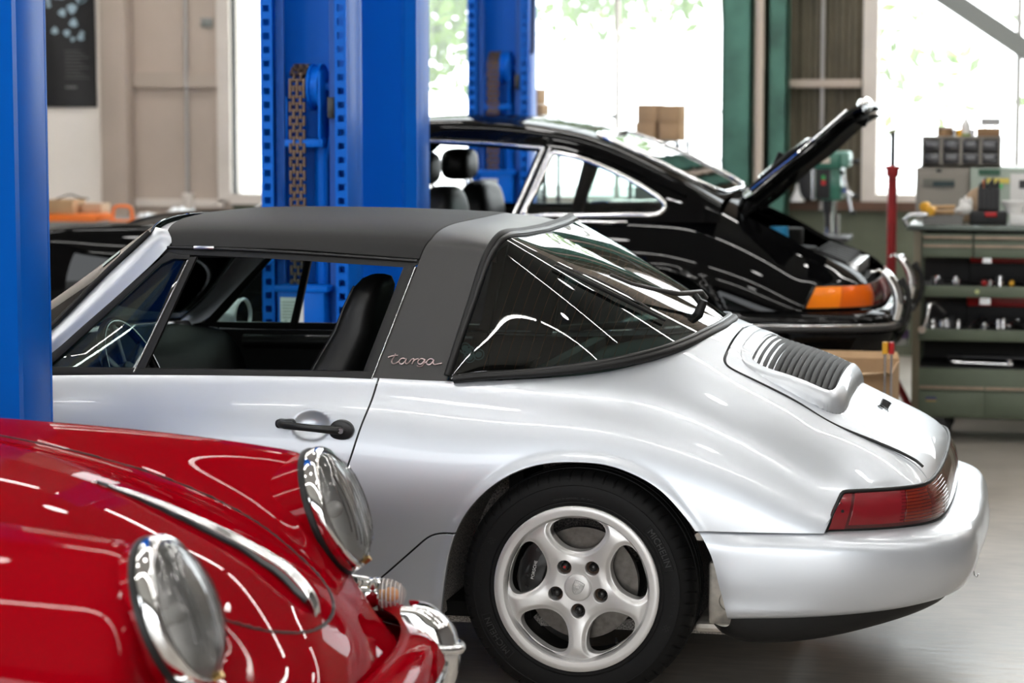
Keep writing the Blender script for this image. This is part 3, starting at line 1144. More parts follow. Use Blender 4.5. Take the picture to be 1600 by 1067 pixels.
# seam between the near side and the impact insert shows as a fine vertical line at the back
TM.grid(Gb, flip=True).solid(.004).both().build('rear_bumper', MATS['silver_paint'], silver)
for s in (1, -1):
    MB().tube((Gb[:, 3] + np.array([0, 0, .0035])) * np.array([1, s, 1]), .0034, 6).build('bumper_gap_shade', MATS['black_rubber'], silver, 60)  # black line standing in for the shade of the bumper seam
# black valance under it
VS = []
for (x, y, z, dz) in ((.41, .80, .262, .035), (.425, .80, .262, .05), (.46, .80, .264, .066), (.53, .793, .266, .072), (.64, .772, .273, .070), (.76, .72, .283, .060), (.86, .645, .293, .050), (.93, .53, .298, .042), (.96, .33, .295, .038), (.965, 0, .288, .036)):
    VS.append([(x, -y, z + .006), (x - .004, -(y - .006), z - dz * .55), (x - .02, -(y - .03), z - dz), (x - .08, -(y - .14), z - dz - .01)])
TM.grid(net(VS, 90, 14), flip=True).solid(.003).both().build('lower_valance', MATS['black_rubber'], silver)
# small hook under the back of the bumper
MB().tube([(1.0, -.03, .30), (1.002, -.03, .262), (1.004, -.03, .248), (1.012, -.03, .243), (1.016, -.03, .252)], .002, 6).build('tow_hook', MATS['chrome'], silver)

# ---- tail lamp: strip under the lid edge, wrapped round the corner
LT = curve([(.640, -.758, .590), (.664, -.748, .590), (.690, -.736, .590), (.766, -.692, .590), (.832, -.644, .590), (.878, -.582, .590), (.902, -.47, .590), (.915, -.24, .590), (.918, 0, .590)], 90)
LBp = curve([(.615, -.777, .4935), (.655, -.765, .4945), (.765, -.718, .4945), (.858, -.648, .4945), (.915, -.548, .493), (.938, -.36, .488), (.944, -.16, .485), (.945, 0, .484)], 90)
lam = np.linspace(0, 1, 26)[None, :, None]
GL = LBp[:, None, :] * (1 - lam) + LT[:, None, :] * lam
bul = np.sin(np.pi * lam[..., 0]) * .010
nrm = np.cross(np.gradient(GL, axis=0), np.gradient(GL, axis=1))
nrm /= np.linalg.norm(nrm, axis=-1, keepdims=True)
GL = GL + nrm * bul[..., None]
lamp = TM.grid(GL)
lu, lv = lamp.u.copy(), lamp.v.copy()


def lamp_piece(name, u0, u1, v0, v1, mat, off, parent, tilt=0.):
    t = lamp.clip((u0 + tilt * (1 - lamp.v)) - lamp.u)
    t = t.clip(t.u - (u1 + tilt * (1 - t.v) * 0))
    t = t.clip(v0 - t.v).clip(lambda q: q.v - v1).clip(lambda q: lamp_edge(q.z) + (.005 if u0 < .05 else .021) - q.x)
    return t.offset(off).flange(.010, every=True, rnd=.0015).pair(name, mat, parent)


p_lamp = lamp.clip(lambda q: lamp_edge(q.z) - .004 - q.x).offset(-.004).both().build('tail_lamp', MATS['lens_housing'], silver)
tag(p_lamp, 'red and amber wrap-round tail lamp')
lamp_piece('lamp_surround', .0, .088, .0, 1., MATS['red_reflector'], -.0005, p_lamp)
lamp_piece('lamp_reflector', .098, .262, .10, .94, MATS['red_reflector'], .0012, p_lamp, .0)
lamp_piece('lamp_amber_lens', .268, .52, .10, .94, MATS['amber_lens'], .0006, p_lamp)
lamp_piece('lamp_red_lens', .523, .70, .06, .96, MATS['red_lens'], .0012, p_lamp)
lamp_piece('lamp_centre_band', .71, 1., .04, .96, MATS['red_lens'], .0006, p_lamp)
# horizontal ribs in the amber lens
rb = MB()
for k in range(9):
    v = .16 + .72 * k / 8
    i0, i1 = int(.25 * 89), int(.66 * 89)
    j = v * 25
    j0 = int(j)
    w = j - j0
    row = GL[i0:i1, j0] * (1 - w) + GL[i0:i1, j0 + 1] * w + nrm[i0:i1, j0] * .0018
    rb.tube(row, .0011, 5)
rb.build('lens_ribs', MATS['red_lens'], p_lamp)
_ge = np.concatenate([[(.647, -.772, .491), (.666, -.757, .540), (.684, -.742, .583), (.690, -.736, .590)], LT[14:] + np.array([.0, -.002, .0])])
_ge = curve(_ge, 110, lin=True)
for s in (1, -1):
    MB().tube(_ge * np.array([1, s, 1]), .0055, 8).build('lamp_gasket', MATS['black_rubber'], p_lamp, 60)
_k = int(np.argmin((GL[..., 0] - .689) ** 2 + (GL[..., 2] - .541) ** 2))
_c, _cn = GL.reshape(-1, 3)[_k], nrm.reshape(-1, 3)[_k]
MB().cyl(_c - _cn * .01, _c + _cn * .0018, .0042, n=12).build('lamp_screw', MATS['black_rubber'], p_lamp)

# ---- roof and hoop
HS = []
rows_y = np.array([.703, .659, .617, .588, .569, .548, .515, .455, .34, .17, 0])


def hst(x, zg, zc, k=1.):
    # zg gutter height, zc centre height
    z = [.845, .845 + (zg - .845) * .33, .845 + (zg - .845) * .64, .845 + (zg - .845) * .86, zg,
         zg + (zc - zg) * .42, zg + (zc - zg) * .66, zg + (zc - zg) * .83, zg + (zc - zg) * .945, zg + (zc - zg) * .987, zc]
    y = .70 - .42 * (np.array(z[:5]) - .853)
    y = list(y) + [y[-1] - .018, y[-1] - .052, y[-1] - .115, y[-1] - .225, y[-1] - .40, 0]
    HS.append([(x, -a, b) for a, b in zip(y, z)])


hst(-1.34, 1.178, 1.250)
hst(-1.20, 1.186, 1.259)
hst(-.95, 1.183, 1.263)
hst(-.70, 1.174, 1.260)
hst(-.485, 1.163, 1.252)
hst(-.35, 1.158, 1.240)
hst(-.255, 1.150, 1.218)
hst(-.16, 1.138, 1.185)
Gh = net(HS, 200, 110, 1, .6)
hull = TM.grid(Gh)
vv = np.linspace(0, 1, 110)
zrow = Gh[100, :, 2]
vz = lambda z: np.interp(z, zrow, vv)           # row parameter at a height on the hoop


def vcurve(pts):                                  # (z, x) pairs up to the roof edge, then the centre line
    v = [vz(z) if z < 1.25 else z - 1 for z, x in pts]
    x = [x for z, x in pts]
    return lambda t: np.interp(t, v, x)


xf = vcurve([(.845, -.577), (1.14, -.488), (1.163, -.483), (1.20, -.470), (1.225, -.456), (1.93, -.435), (2.0, -.432)])
xr = vcurve([(.845, -.372), (.883, -.360), (1.07, -.316), (1.16, -.295), (1.195, -.283), (1.215, -.272), (1.88, -.262), (2.0, -.260)])
xh = vcurve([(.845, -1.18), (1.16, -1.197), (1.20, -1.205), (1.225, -1.225), (1.80, -1.25), (1.90, -1.268), (2.0, -1.275)])
t = hull.clip(xf(hull.v) - hull.x)
t = t.clip(t.x - xr(t.v)).clip(lambda q: .846 - q.z)
hoop_o = t.flange(.02).both().build('targa_hoop', MATS['hoop_vinyl'], silver)
zg = lambda x: np.interp(x, [-1.34, -1.2, -.95, -.84, -.485], [1.192, 1.190, 1.186, 1.184, 1.164])
t = hull.clip(hull.x - (xf(hull.v) - .004))
t = t.clip((xh(t.v) + .003) - t.x).clip(lambda q: zg(q.x) - q.z)
t.A[:, :3] += t.A[:, 3:6] * .002
tag(t.flange(.018).both().build('targa_roof_panel', MATS['soft_top_vinyl'], silver), 'black vinyl roof panel')
# inner lining of the roof
t2 = hull.clip(hull.x + .27)
t2 = t2.clip(-1.27 - t2.x).clip(lambda q: 1.165 - q.z)
t2.offset(-.022).back().both().build('roof_lining', MATS['dark_interior'], silver)


def yw(z):
    return -(.70 - .42 * (z - .853))


def side_strip(name, pts, r, mat, off=.0, n=24, both=True, flat=None):
    """round strip on the leaning side-window plane, (x, z) pairs, on both sides"""
    P = curve([(x, yw(z) - off, z) for x, z in pts], n, lin=len(pts) < 3)
    for s in ((1, -1) if both else (1,)):
        MB().tube([(p[0], p[1] * s, p[2]) for p in P], r, 8).build(name, mat, silver, 60)


def side_plate(name, poly, y_off, th, mat, both=True, parent=None):
    """flat plate in the leaning side-window plane"""
    for s in ((1, -1) if both else (1,)):
        m = MB()
        n = len(poly)
        vs = [(x, s * (yw(z) - y_off), z) for x, z in poly] + [(x, s * (yw(z) - y_off + th), z) for x, z in poly]
        m.add(vs, [tuple(range(n)), tuple(range(2 * n - 1, n - 1, -1))] + [(i, (i + 1) % n, n + (i + 1) % n, n + i) for i in range(n)])
        m.build(name, mat, parent or silver, 30, .0015)


BT = MATS['black_rubber']
# seal along the roof edge, rear window post of the door, vent window frame, belt seal
side_plate('roof_seal', [(-1.215, 1.188), (-.95, 1.183), (-.484, 1.160), (-.486, 1.148), (-.505, 1.137), (-.524, 1.139), (-.933, 1.158), (-1.19, 1.165), (-1.225, 1.160)], -.004, .022, BT)
side_strip('roof_seal_bead', [(-1.21, 1.184), (-.95, 1.179), (-.487, 1.157)], .0045, MATS['black_trim'], .000)
side_plate('door_post_seal', [(-.488, 1.14), (-.524, 1.142), (-.612, .850), (-.577, .845)], -.002, .018, BT)
side_strip('door_post_trim', [(-.489, 1.142), (-.579, .846)], .0022, MATS['chrome'], .003)
side_plate('belt_seal', [(-1.60, .846), (-1.55, .856), (-.575, .866), (-.577, .843), (-1.55, .832)], .004, .018, BT)
side_plate('vent_window_post', [(-1.140, 1.158), (-1.120, 1.160), (-1.233, .844), (-1.258, .843)], .002, .018, BT)
side_strip('vent_window_trim', [(-1.143, 1.150), (-1.259, .848)], .0028, MATS['chrome'], .003)
side_plate('vent_window_frame', [(-1.205, 1.172), (-1.18, 1.166), (-1.14, 1.164), (-1.14, 1.153), (-1.19, 1.153), (-1.225, 1.137), (-1.46, .905), (-1.515, .853), (-1.56, .847), (-1.51, .893)], .002, .02, BT)
side_plate('vent_window_glass', [(-1.145, 1.153), (-1.19, 1.153), (-1.225, 1.137), (-1.46, .905), (-1.515, .853), (-1.255, .853)], -.006, .003, glass('side_glass'))
# small bright latch cover on the roof edge
MB().box((-1.13, -.571, 1.180), (-1.07, -.560, 1.190)).build('roof_latch_cover', MATS['satin_metal'], silver, bevel=.002)

# A pillar and windshield header
I_ = [(-1.60, -.708, .836), (-1.502, -.683, .897), (-1.355, -.625, 1.035), (-1.215, -.569, 1.176), (-1.195, -.540, 1.212), (-1.222, -.45, 1.226), (-1.255, -.25, 1.240), (-1.268, 0, 1.245)]
M_ = [(-1.615, -.708, .860), (-1.514, -.680, .927), (-1.375, -.616, 1.071), (-1.238, -.556, 1.212), (-1.225, -.528, 1.228), (-1.252, -.44, 1.231), (-1.292, -.24, 1.241), (-1.306, 0, 1.244)]
O_ = [(-1.64, -.690, .862), (-1.538, -.657, .940), (-1.402, -.592, 1.085), (-1.270, -.525, 1.220), (-1.272, -.49, 1.236), (-1.298, -.42, 1.222), (-1.338, -.23, 1.229), (-1.352, 0, 1.232)]
TM.grid(net(np.stack([I_, M_, O_], 1), 90, 12)).solid(.006).both().build('windshield_frame', MATS['silver_paint'], silver)
# windshield
Oc = curve(O_, 60)
po = curve(O_[:4], 30)
WS = []
for k in range(30):
    w = k / 29
    pp = po[k]
    c = np.array([-1.93 + (1.93 - 1.352) * w ** .96, 0, .865 + (1.248 - .865) * w])
    t_ = np.linspace(1, 0, 26)
    WS.append(np.stack([c[0] + (pp[0] - c[0]) * t_ ** 2.3, pp[1] * t_, c[2] + (pp[2] - c[2]) * t_ ** 2], 1))
WS = np.array(WS)
TM.grid(WS, flip=True).solid(.004).both().build('windshield', glass('side_glass'), silver)
MB().tube(np.concatenate([WS[:, -1][::-1][:0], po + np.array([-.004, -.004, .004])]), .008, 8).build('windshield_seal', BT, silver, 60)
MB().tube(np.concatenate([po * np.array([1, -1, 1]) + np.array([-.004, .004, .004])]), .008, 8).build('windshield_seal', BT, silver, 60)
MB().tube(WS[0] * np.array([1, 1, 1]) + np.array([0, -.004, .003]), .01, 8).tube(WS[0] * np.array([1, -1, 1]) + np.array([0, .004, .003]), .01, 8).build('windshield_seal', BT, silver, 60)
# small inspection stickers at the top of the windshield
_w = WS[20:24, 5:9]
TM.grid(_w, flip=True).offset(-.006).build('windshield_sticker', M('sticker_pale', (.45, .55, .5), .5), silver)

# ---- wrap-round rear window
Hc = curve([(-.372, -.703, .848), (-.350, -.662, .945), (-.322, -.612, 1.062), (-.296, -.566, 1.170), (-.281, -.537, 1.208), (-.271, -.49, 1.225), (-.264, -.34, 1.224), (-.260, -.17, 1.221), (-.260, 0, 1.219)], 80)
Gc = curve([(-.366, -.705, .849), (-.25, -.697, .862), (-.13, -.682, .870), (.03, -.642, .887), (.12, -.588, .900), (.20, -.492, .916), (.262, -.305, .936), (.288, -.12, .946), (.290, 0, .947)], 80)


def gc_par(Cv):
    d = np.linalg.norm(np.diff(Cv, axis=0), axis=1)
    return np.concatenate([[0], np.cumsum(d)]) / d.sum()


w_ = np.linspace(0, 1, 40)[None, :, None]
RG = Hc[:, None] * (1 - w_) + Gc[:, None] * w_
tt_ = np.linspace(0, 1, 80)[:, None, None]
bulge = np.sin(np.pi * w_) * np.sin(np.pi * np.clip(tt_ * 1.0, 0, 1) * .9 + .1) * .022
nr = np.cross(np.gradient(RG, axis=1), np.gradient(RG, axis=0))
nr /= np.maximum(np.linalg.norm(nr, axis=-1, keepdims=True), 1e-9)
RG[1:] = (RG + nr * bulge)[1:]
rg = TM.grid(RG, flip=True)
p_rg = rg.offset(.002).both().build('rear_window', glass('tinted_glass'), silver)
for s in (1, -1):
    f_ = np.array([1, s, 1])
    o1 = (Hc + nr[:, 0] * .004) * f_
    MB().tube(o1[1:], .011, 8).build('window_seal', BT, silver, 60)
    MB().tube((RG[:, 1] + nr[:, 1] * .006)[2:] * f_, .0075, 8).build('window_seal', MATS['black_trim'], silver, 60)
    MB().tube((Gc + nr[:, -1] * .004 + np.array([0, 0, .000]))[1:] * f_, .0125, 8).build('window_seal', BT, silver, 60)
    MB().tube((RG[:, -2] + nr[:, -2] * .006)[1:] * f_, .008, 8).build('window_seal', MATS['black_trim'], silver, 60)
# heating wires: cut lines parallel to the hoop, over the back of the glass
hw = MB()
F_ = RG[..., 0] - .25 * RG[..., 2]
for k in range(18):
    c_ = -.535 + .042 + k * .0275
    L_ = []
    for i in range(4, 80, 2):
        f_ = F_[i]
        if f_[0] < c_ < f_[-1]:
            w = np.interp(c_, f_, np.arange(40))
            j = min(int(w), 38)
            L_.append((RG[i, j] * (1 - (w - j)) + RG[i, j + 1] * (w - j)) - nr[i, j] * .001)
    if len(L_) > 3:
        hw.tube(L_, .0006, 4)
        hw.tube(np.array(L_) * np.array([1, -1, 1]), .0006, 4)
hw.build('heating_wires', MATS['heater_wire'], p_rg)['kind'] = 'stuff'
# round stickers in the lower corner of the rear window
M('sticker_blue', (.03, .07, .09), .4)
for k, (i, j) in enumerate(((9, 7), (9, 11), (8, 15), (10, 18))):
    c = RG[i, j] - nr[i, j] * .002
    q = Vector(nr[i, j]).to_track_quat('Z', 'Y').to_matrix().to_4x4()
    MB().lathe([(.013, 0), (.016, 0), (.016, .0006), (.013, .0006), (.013, 0)], axis='z', n=20).lathe([(.0, .0003), (.009, .0003)], axis='z', n=16).xf(Matrix.Translation(Vector(c)) @ q).build('window_sticker', MATS['sticker_blue'], p_rg)

# rear wiper: pivot at the foot of the glass, arm and blade on it


_rp, _rn = RG.reshape(-1, 3), nr.reshape(-1, 3)


def onglass(x, y, h=.012):
    k = int(np.argmin((_rp[:, 0] - x) ** 2 + (_rp[:, 1] + abs(y)) ** 2))
    p, n_ = _rp[k], _rn[k]
    z = p[2] - (n_[0] * (x - p[0]) + n_[1] * (-abs(y) - p[1])) / n_[2]
    n_ = n_ * np.array([1, -np.sign(y) if y else 1, 1])
    return tuple(np.array([x, y, z]) + n_ * h)


wip = empty('rear_wiper', parent=silver)
MB().tube([onglass(*p) for p in ((.213, -.03, .040), (.196, -.05, .050), (.158, -.18, .035), (.10, -.29, .032), (.054, -.36, .032), (.0, -.39, .03))], [.007, .0085, .0075, .006, .005, .0055], 8).build('wiper_arm', MATS['wiper_grey'], wip, 60)
MB().cyl(onglass(.221, -.12, -.01), onglass(.216, -.12, .045), .015, .012).tube([onglass(.221, -.12, .03), onglass(.19, -.10, .04)], .010, 8).build('wiper_pivot', MATS['black_rubber'], wip, 60)
MB().tube([onglass(*p) for p in ((-.122, -.515, .012), (-.042, -.492, .014), (.04, -.46, .014), (.163, -.395, .012))], [.004, .006, .006, .004], 8).build('wiper_blade', MATS['black_rubber'], wip, 60)
MB().tube([onglass(*p) for p in ((-.09, -.50, .020), (-.03, -.475, .028), (.03, -.45, .028), (.12, -.41, .020))], .0028, 6).build('wiper_bridge', MATS['wiper_grey'], wip, 60)
# ---- engine lid grille
_cx = Gs[:, -1, 0]


def zbody(x, y):
    """top skin height at (x, y), y <= 0"""
    i = np.clip(np.searchsorted(_cx, x), 1, NU - 1)
    w = (x - _cx[i - 1]) / (_cx[i] - _cx[i - 1])
    f = lambda k: np.interp(y, Gs[k, NV // 2:, 1], Gs[k, NV // 2:, 2])
    return f(i - 1) * (1 - w) + f(i) * w


def ybody(x, z):
    """side skin y at (x, z)"""
    i = int(np.argmin(np.abs(Gs[:, NV // 3, 0] - x)))
    return float(np.interp(z, Gs[i, :int(NV * .72), 2], Gs[i, :int(NV * .72), 1]))


gx = np.linspace(.350, .672, 110)
gy = np.linspace(-.425, 0, 120)
GG = np.array([[(a, b, 0) for b in gy] for a in gx])
for a in range(110):
    GG[a, :, 2] = zbody(gx[a], gy)
ring_o = np.concatenate([[(.362, .1)], curve([(.362, 0), (.363, -.25), (.368, -.33), (.385, -.378), (.42, -.402), (.52, -.414), (.60, -.410), (.635, -.392), (.655, -.345), (.662, -.2), (.664, 0)], 70), [(.664, .1)]])
ring_i = np.concatenate([[(.392, .1)], curve([(.392, 0), (.393, -.28), (.398, -.325), (.415, -.350), (.47, -.362), (.56, -.366), (.612, -.360), (.626, -.33), (.632, -.2), (.634, 0)], 60), [(.634, .1)]])
fx, fy = GG[..., 0].ravel(), GG[..., 1].ravel()
do = sdf(ring_o, fx, fy)
hgt = .004 + .040 * sstep(.36, .64, fx)
GG[..., 2] += (hgt * np.sqrt(np.clip(1 - np.clip(1 + do / .030, 0, 1) ** 2, 0, 1))).reshape(110, 120)
fr = TM.grid(GG)
fr = fr.clip(sdf(ring_o, fr.x, fr.y)).clip(lambda q: -sdf(ring_i, q.x, q.y))
p_gr = fr.flange(.030, vec=(0, 0, -1)).both().build('lid_grille_frame', MATS['silver_paint'], silver)
tray = TM.grid(GG - np.array([0, 0, .022]))
tray.clip(sdf(ring_i, tray.x, tray.y) - .006).both().build('grille_tray', MATS['dark_interior'], p_gr)
# grey slats across the grille opening
SL = M('grille_grey', (.06, .06, .06), .6, .0, spec=.15)
for k in range(15):
    x = .400 + .228 * k / 14
    hw_ = .352 if 1 < k < 13 else .338
    yy = np.linspace(-hw_, hw_, 25)
    top, bot = [], []
    for y in yy:
        zb = zbody(x, -abs(y)) + .004 + .040 * sstep(.36, .64, np.array(x)) - .004
        top.append((x, y, zb))
        bot.append((x + .010, y, zb - .024))
    m = MB()
    T_, B_ = np.array(top), np.array(bot)
    e = np.array([.0020, 0, .0008])
    m.grid(np.stack([T_ - e, T_ + e * .2 + np.array([0, 0, .0012]), T_ + e, B_ + e, B_ - e, T_ - e], 1)[:, ::-1])
    m.build('grille_slat', SL, p_gr, 50)
# rubber seals in the panel gaps, also standing in for the gaps' shade
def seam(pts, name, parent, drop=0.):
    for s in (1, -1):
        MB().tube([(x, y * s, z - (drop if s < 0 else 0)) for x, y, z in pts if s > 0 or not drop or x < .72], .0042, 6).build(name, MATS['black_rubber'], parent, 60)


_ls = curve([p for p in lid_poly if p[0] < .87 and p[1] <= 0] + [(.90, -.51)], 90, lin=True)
seam([(x, y, zbody(x, y) - .0005) for x, y in [(.334, -.004)] + list(_ls) if x < .88], 'lid_seal_shade', p_body, .006)
seam([(x, ybody(x, z) + .0062, z) for x, z in rock_poly if .235 < z < .456 and x > -.74 and x < -.335], 'rocker_seal_shade', p_body)
seam([(x, ybody(x, z) + .0062, z) for x, z in door_poly if .25 < z < .845 and x > -1.0], 'door_seal_shade', p_body)
# little script badge on the lid
bd = MB()
for y, w in ((-.115, .030), (-.075, .022), (-.05, .018), (-.028, .018), (-.004, .020), (.022, .018), (.046, .020)):
    P = []
    for t in np.linspace(0, 2 * math.pi, 12, endpoint=False):
        x, yy = .745 + .012 * math.cos(t) * (1.25 if w > .025 else 1), y + w * .5 * (1 + math.sin(t))
        P.append((x, yy, zbody(x, -abs(yy)) + .002))
    bd.tube(P[:10] if w > .02 else P, .0016, 5, closed=w <= .02)
bd.build('lid_badge', MATS['black_trim'], p_lid, 60)

# ---- door handle
hd = empty('door_handle', parent=p_door)
hy = ybody(-.70, .72)
HB = MATS['black_trim']
MB().tube([(-.815, hy - .004, .730), (-.806, hy - .018, .730), (-.79, hy - .030, .7285), (-.74, hy - .036, .7255), (-.70, hy - .035, .7225), (-.66, hy - .026, .7195), (-.64, hy - .016, .718)],
          [.008, .0105, .0105, .010, .010, .012, .013], 12).build('handle_grip', HB, hd, 60)
MB().prism(curve([(-.822, .720), (-.822, .739), (-.80, .741), (-.775, .739), (-.775, .719), (-.80, .718)], 24, True), hy - .014, hy + .012).build('handle_base', HB, hd, 30, .003)
MB().prism(curve([(-.668, .700), (-.672, .722), (-.66, .740), (-.638, .744), (-.615, .734), (-.606, .716), (-.616, .698), (-.64, .692)], 30, True), hy - .018, hy + .012).build('handle_base', HB, hd, 30, .004)
MB().cyl((-.637, hy - .030, .717), (-.637, hy - .012, .717), .0075).build('lock_barrel', MATS['satin_metal'], hd)

# ---- script on the hoop: 'targa'
LET = [[(735, 846), (760, 838), (792, 835)], [(777, 826), (768, 846), (758, 866), (766, 878), (782, 877), (800, 866)],
       [(838, 853), (822, 849), (806, 858), (804, 872), (816, 879), (832, 870), (845, 852), (840, 868), (846, 878), (862, 868), (872, 855)],
       [(872, 855), (886, 851), (884, 866), (879, 878)], [(882, 866), (896, 854), (914, 850)],
       [(950, 854), (932, 849), (916, 858), (914, 871), (926, 877), (942, 868), (954, 852), (948, 872), (938, 886), (918, 889), (908, 884)], [(946, 874), (962, 866)],
       [(1002, 854), (984, 849), (968, 858), (964, 871), (976, 879), (994, 869), (1006, 852), (1001, 868), (1008, 877), (1028, 875), (1054, 870)]]
tg = MB()
for L in LET:
    P = curve([((px - 735) * .000474, (856 - py) * .00050) for px, py in L], 6 * len(L)) if len(L) > 2 else np.array([((px - 735) * .000474, (856 - py) * .00050) for px, py in L])
    tg.tube([(-.540 + a, yw(.8985 + b) - .0025, .8985 + b) for a, b in P], .0019, 6)
tg.build('hoop_script', MATS['badge_pink'], hoop_o, 60)

# ---- wheels
def rim_window(a):
    """one rounded opening between two spokes, direction a"""
    h = [(0, .1865), (.035, .184), (.062, .174), (.0745, .158), (.0735, .143), (.064, .127), (.047, .109), (.026, .0965), (0, .092)]
    P = curve(np.array(h + [(-t, r) for t, r in h[-2:0:-1]]), 60, True)
    c, s = math.cos(a), math.sin(a)
    return np.stack([P[:, 1] * c - P[:, 0] * s, P[:, 1] * s + P[:, 0] * c], 1)


def make_wheel():
    w = empty('rear_wheel', parent=silver)
    nr_, na = 90, 300
    rr_ = np.linspace(.0368, .190, nr_)
    aa = np.linspace(0, 2 * math.pi, na)
    prof = cspline([.03, .055, .08, .11, .15, .175, .1905], np.array([-.083, -.086, -.089, -.094, -.099, -.0985, -.094]), rr_)
    Gw = np.zeros((nr_, na, 3))
    spoke = np.cos(5 * (aa - R(270))) * .5 + .5
    for i, r in enumerate(rr_):
        crown = .010 * (1 - spoke) * sstep(.06, .10, np.array(r)) * (1 - sstep(.16, .19, np.array(r)))
        Gw[i] = np.stack([r * np.cos(aa), prof[i] + crown, r * np.sin(aa)], 1)
    face = TM.grid(Gw)
    wins = [rim_window(R(90 + 72 * k)) for k in range(5)]
    dw = np.min([sdf(p, face.x, face.z) for p in wins], 0)
    face.A[:, 1] += .006 * (1 - sstep(0, .012, dw))
    face = TM.grid(face.A[:, :3].reshape(nr_, na, 3))
    for p in wins:
        face = face.clip(-sdf(p, face.x, face.z))
    lug = [(.0635 * math.cos(R(270 + 72 * k)), .0635 * math.sin(R(270 + 72 * k))) for k in range(5)]
    for lx, lz in lug:
        face = face.clip(.0205 - np.hypot(face.x - lx, face.z - lz))
    if face.A[face.T[:, 0], 4].mean() > 0:
        face = face.back()
    face.flange(.042, vec=(0, 1, 0), rnd=.004).build('wheel_spokes', MATS['wheel_silver'], w)
    # lip and barrel
    MB().lathe([(.187, -.070), (.1885, -.094), (.1905, -.0975), (.1915, -.104), (.193, -.1095), (.196, -.1135), (.207, -.1150), (.2165, -.1150), (.2205, -.1125), (.2215, -.106), (.216, -.098),
                (.203, -.085), (.201, .10), (.215, .112), (.2205, .115)], n=120).build('wheel_rim', MATS['wheel_silver'], w, 40)
    MB().lathe([(.1862, -.060), (.1866, -.088), (.1890, -.0945)], n=100).build('rim_groove', MATS['satin_metal'], w, 60)
    MB().lathe([(.199, -.06), (.199, .10)], n=80).build('wheel_barrel', M('barrel_dark', (.03, .027, .025), .6, .3), w)
    for k, (lx, lz) in enumerate(lug):
        m = MB().cyl((lx, -.048, lz), (lx, -.066, lz), .0135, .0125, 6)
        m.ell((lx, -.066, lz), (.0115, .009, .0115), 16, 8)
        m.cyl((lx, -.044, lz), (lx, -.050, lz), .0185)
        b = m.build('lug_bolt', M('lug_black', (.015, .014, .014), .3, .4, .5), w)
        if k == 3:
            MB().cyl((lx, -.074, lz), (lx, -.0775, lz), .0035).build('paint_mark', M('red_mark', (.5, .02, .02), .5), b)
    cap = MB().lathe([(.0, -.0925), (.030, -.0920), (.0352, -.0905), (.0367, -.0880), (.0367, -.07)], n=60).build('hub_cap', MATS['wheel_silver'], w, 50)
    # embossed crest on the cap: shield outline, quarter fields with stripes, centre horse shield
    cr = MB()
    rot = R(-25)

    def cp(a, b):
        return (a * math.cos(rot) - b * math.sin(rot), -.0930, a * math.sin(rot) + b * math.cos(rot))
    sh = [(-.0135, .017), (0, .0185), (.0135, .017), (.0145, .004), (.0115, -.008), (.006, -.0145), (0, -.0185), (-.006, -.0145), (-.0115, -.008), (-.0145, .004)]
    cr.tube([cp(*p) for p in sh], .0010, 6, closed=True)
    cr.tube([cp(-.0138, .0125), cp(.0138, .0125)], .0008, 5)
    cr.tube([cp(0, .0125), cp(0, .006)], .0007, 5).tube([cp(0, -.006), cp(0, -.018)], .0007, 5).tube([cp(-.0145, .002), cp(-.005, .002)], .0007, 5).tube([cp(.005, .002), cp(.0135, .002)], .0007, 5)
    cr.tube([cp(*p) for p in ((-.005, .006), (.005, .006), (.005, -.002), (0, -.007), (-.005, -.002))], .0008, 5, closed=True)
    for k in range(4):
        x = .004 + .0028 * k
        cr.tube([cp(x, .0115), cp(x, .0035)], .0007, 5).tube([cp(-x, -.001), cp(-x, -.012 + .0018 * k)], .0007, 5)
    for k in range(3):
        cr.tube([cp(-.0125, .0105 - .003 * k), cp(-.007, .0095 - .003 * k), cp(-.003, .0105 - .003 * k)], .0006, 5)
        cr.tube([cp(.0115 - .0015 * k, -.002 - .0035 * k), cp(.006, -.003 - .0035 * k), cp(.002, -.002 - .0035 * k)], .0006, 5)
    cr.cyl(cp(0, -.003)[:1] + (-.0928,) + cp(0, -.003)[2:], cp(0, -.003)[:1] + (-.0942,) + cp(0, -.003)[2:], .003)
    for k in range(5):
        cr.tube([cp(-.011 + .0055 * k, .0140), cp(-.008 + .0055 * k, .0160)], .0007, 5)
    cr.build('crest', M('crest_emboss', (.5, .49, .48), .3, .75), cap, 60)
    # brake disc and caliper
    MB().lathe([(.05, -.030), (.06, -.034), (.085, -.034), (.088, -.020), (.150, -.020), (.150, .004), (.09, .004)], n=80).build('brake_disc', MATS['brake_disc'], w, 40)
    MB().cyl((0, -.03, 0), (0, -.058, 0), .075, .07).build('wheel_hub', M('hub_rust', (.10, .065, .045), .7, .4), w)
    ca = empty('brake_caliper', parent=w)
    MB().prism([(r * math.cos(R(a)), r * math.sin(R(a))) for r, a in [(.10, 130), (.10, 150), (.10, 170), (.10, 192), (.165, 192), (.172, 175), (.174, 160), (.172, 145), (.165, 130)]], -.062, .02).build('caliper_body', MATS['caliper_black'], ca, 30, .006)
    for a in (140, 172, 184):
        MB().cyl((.145 * math.cos(R(a)), -.060, .145 * math.sin(R(a))), (.145 * math.cos(R(a)), -.068, .145 * math.sin(R(a))), .006, n=6).build('caliper_bolt', MATS['lug_black'], ca)
    v, f = text_tm('PORSCHE', .0115, .0004, 1.05)
    a0 = R(78)
    ca_, sa_ = math.cos(a0), math.sin(a0)
    cx0, cz0 = .128 * math.cos(R(163)), .128 * math.sin(R(163))
    MB().add([(cx0 + p[0] * ca_ - p[1] * sa_, -.0632 - p[2], cz0 + p[0] * sa_ + p[1] * ca_) for p in v], f).build('caliper_lettering', MATS['white_print'], ca, fix=False)
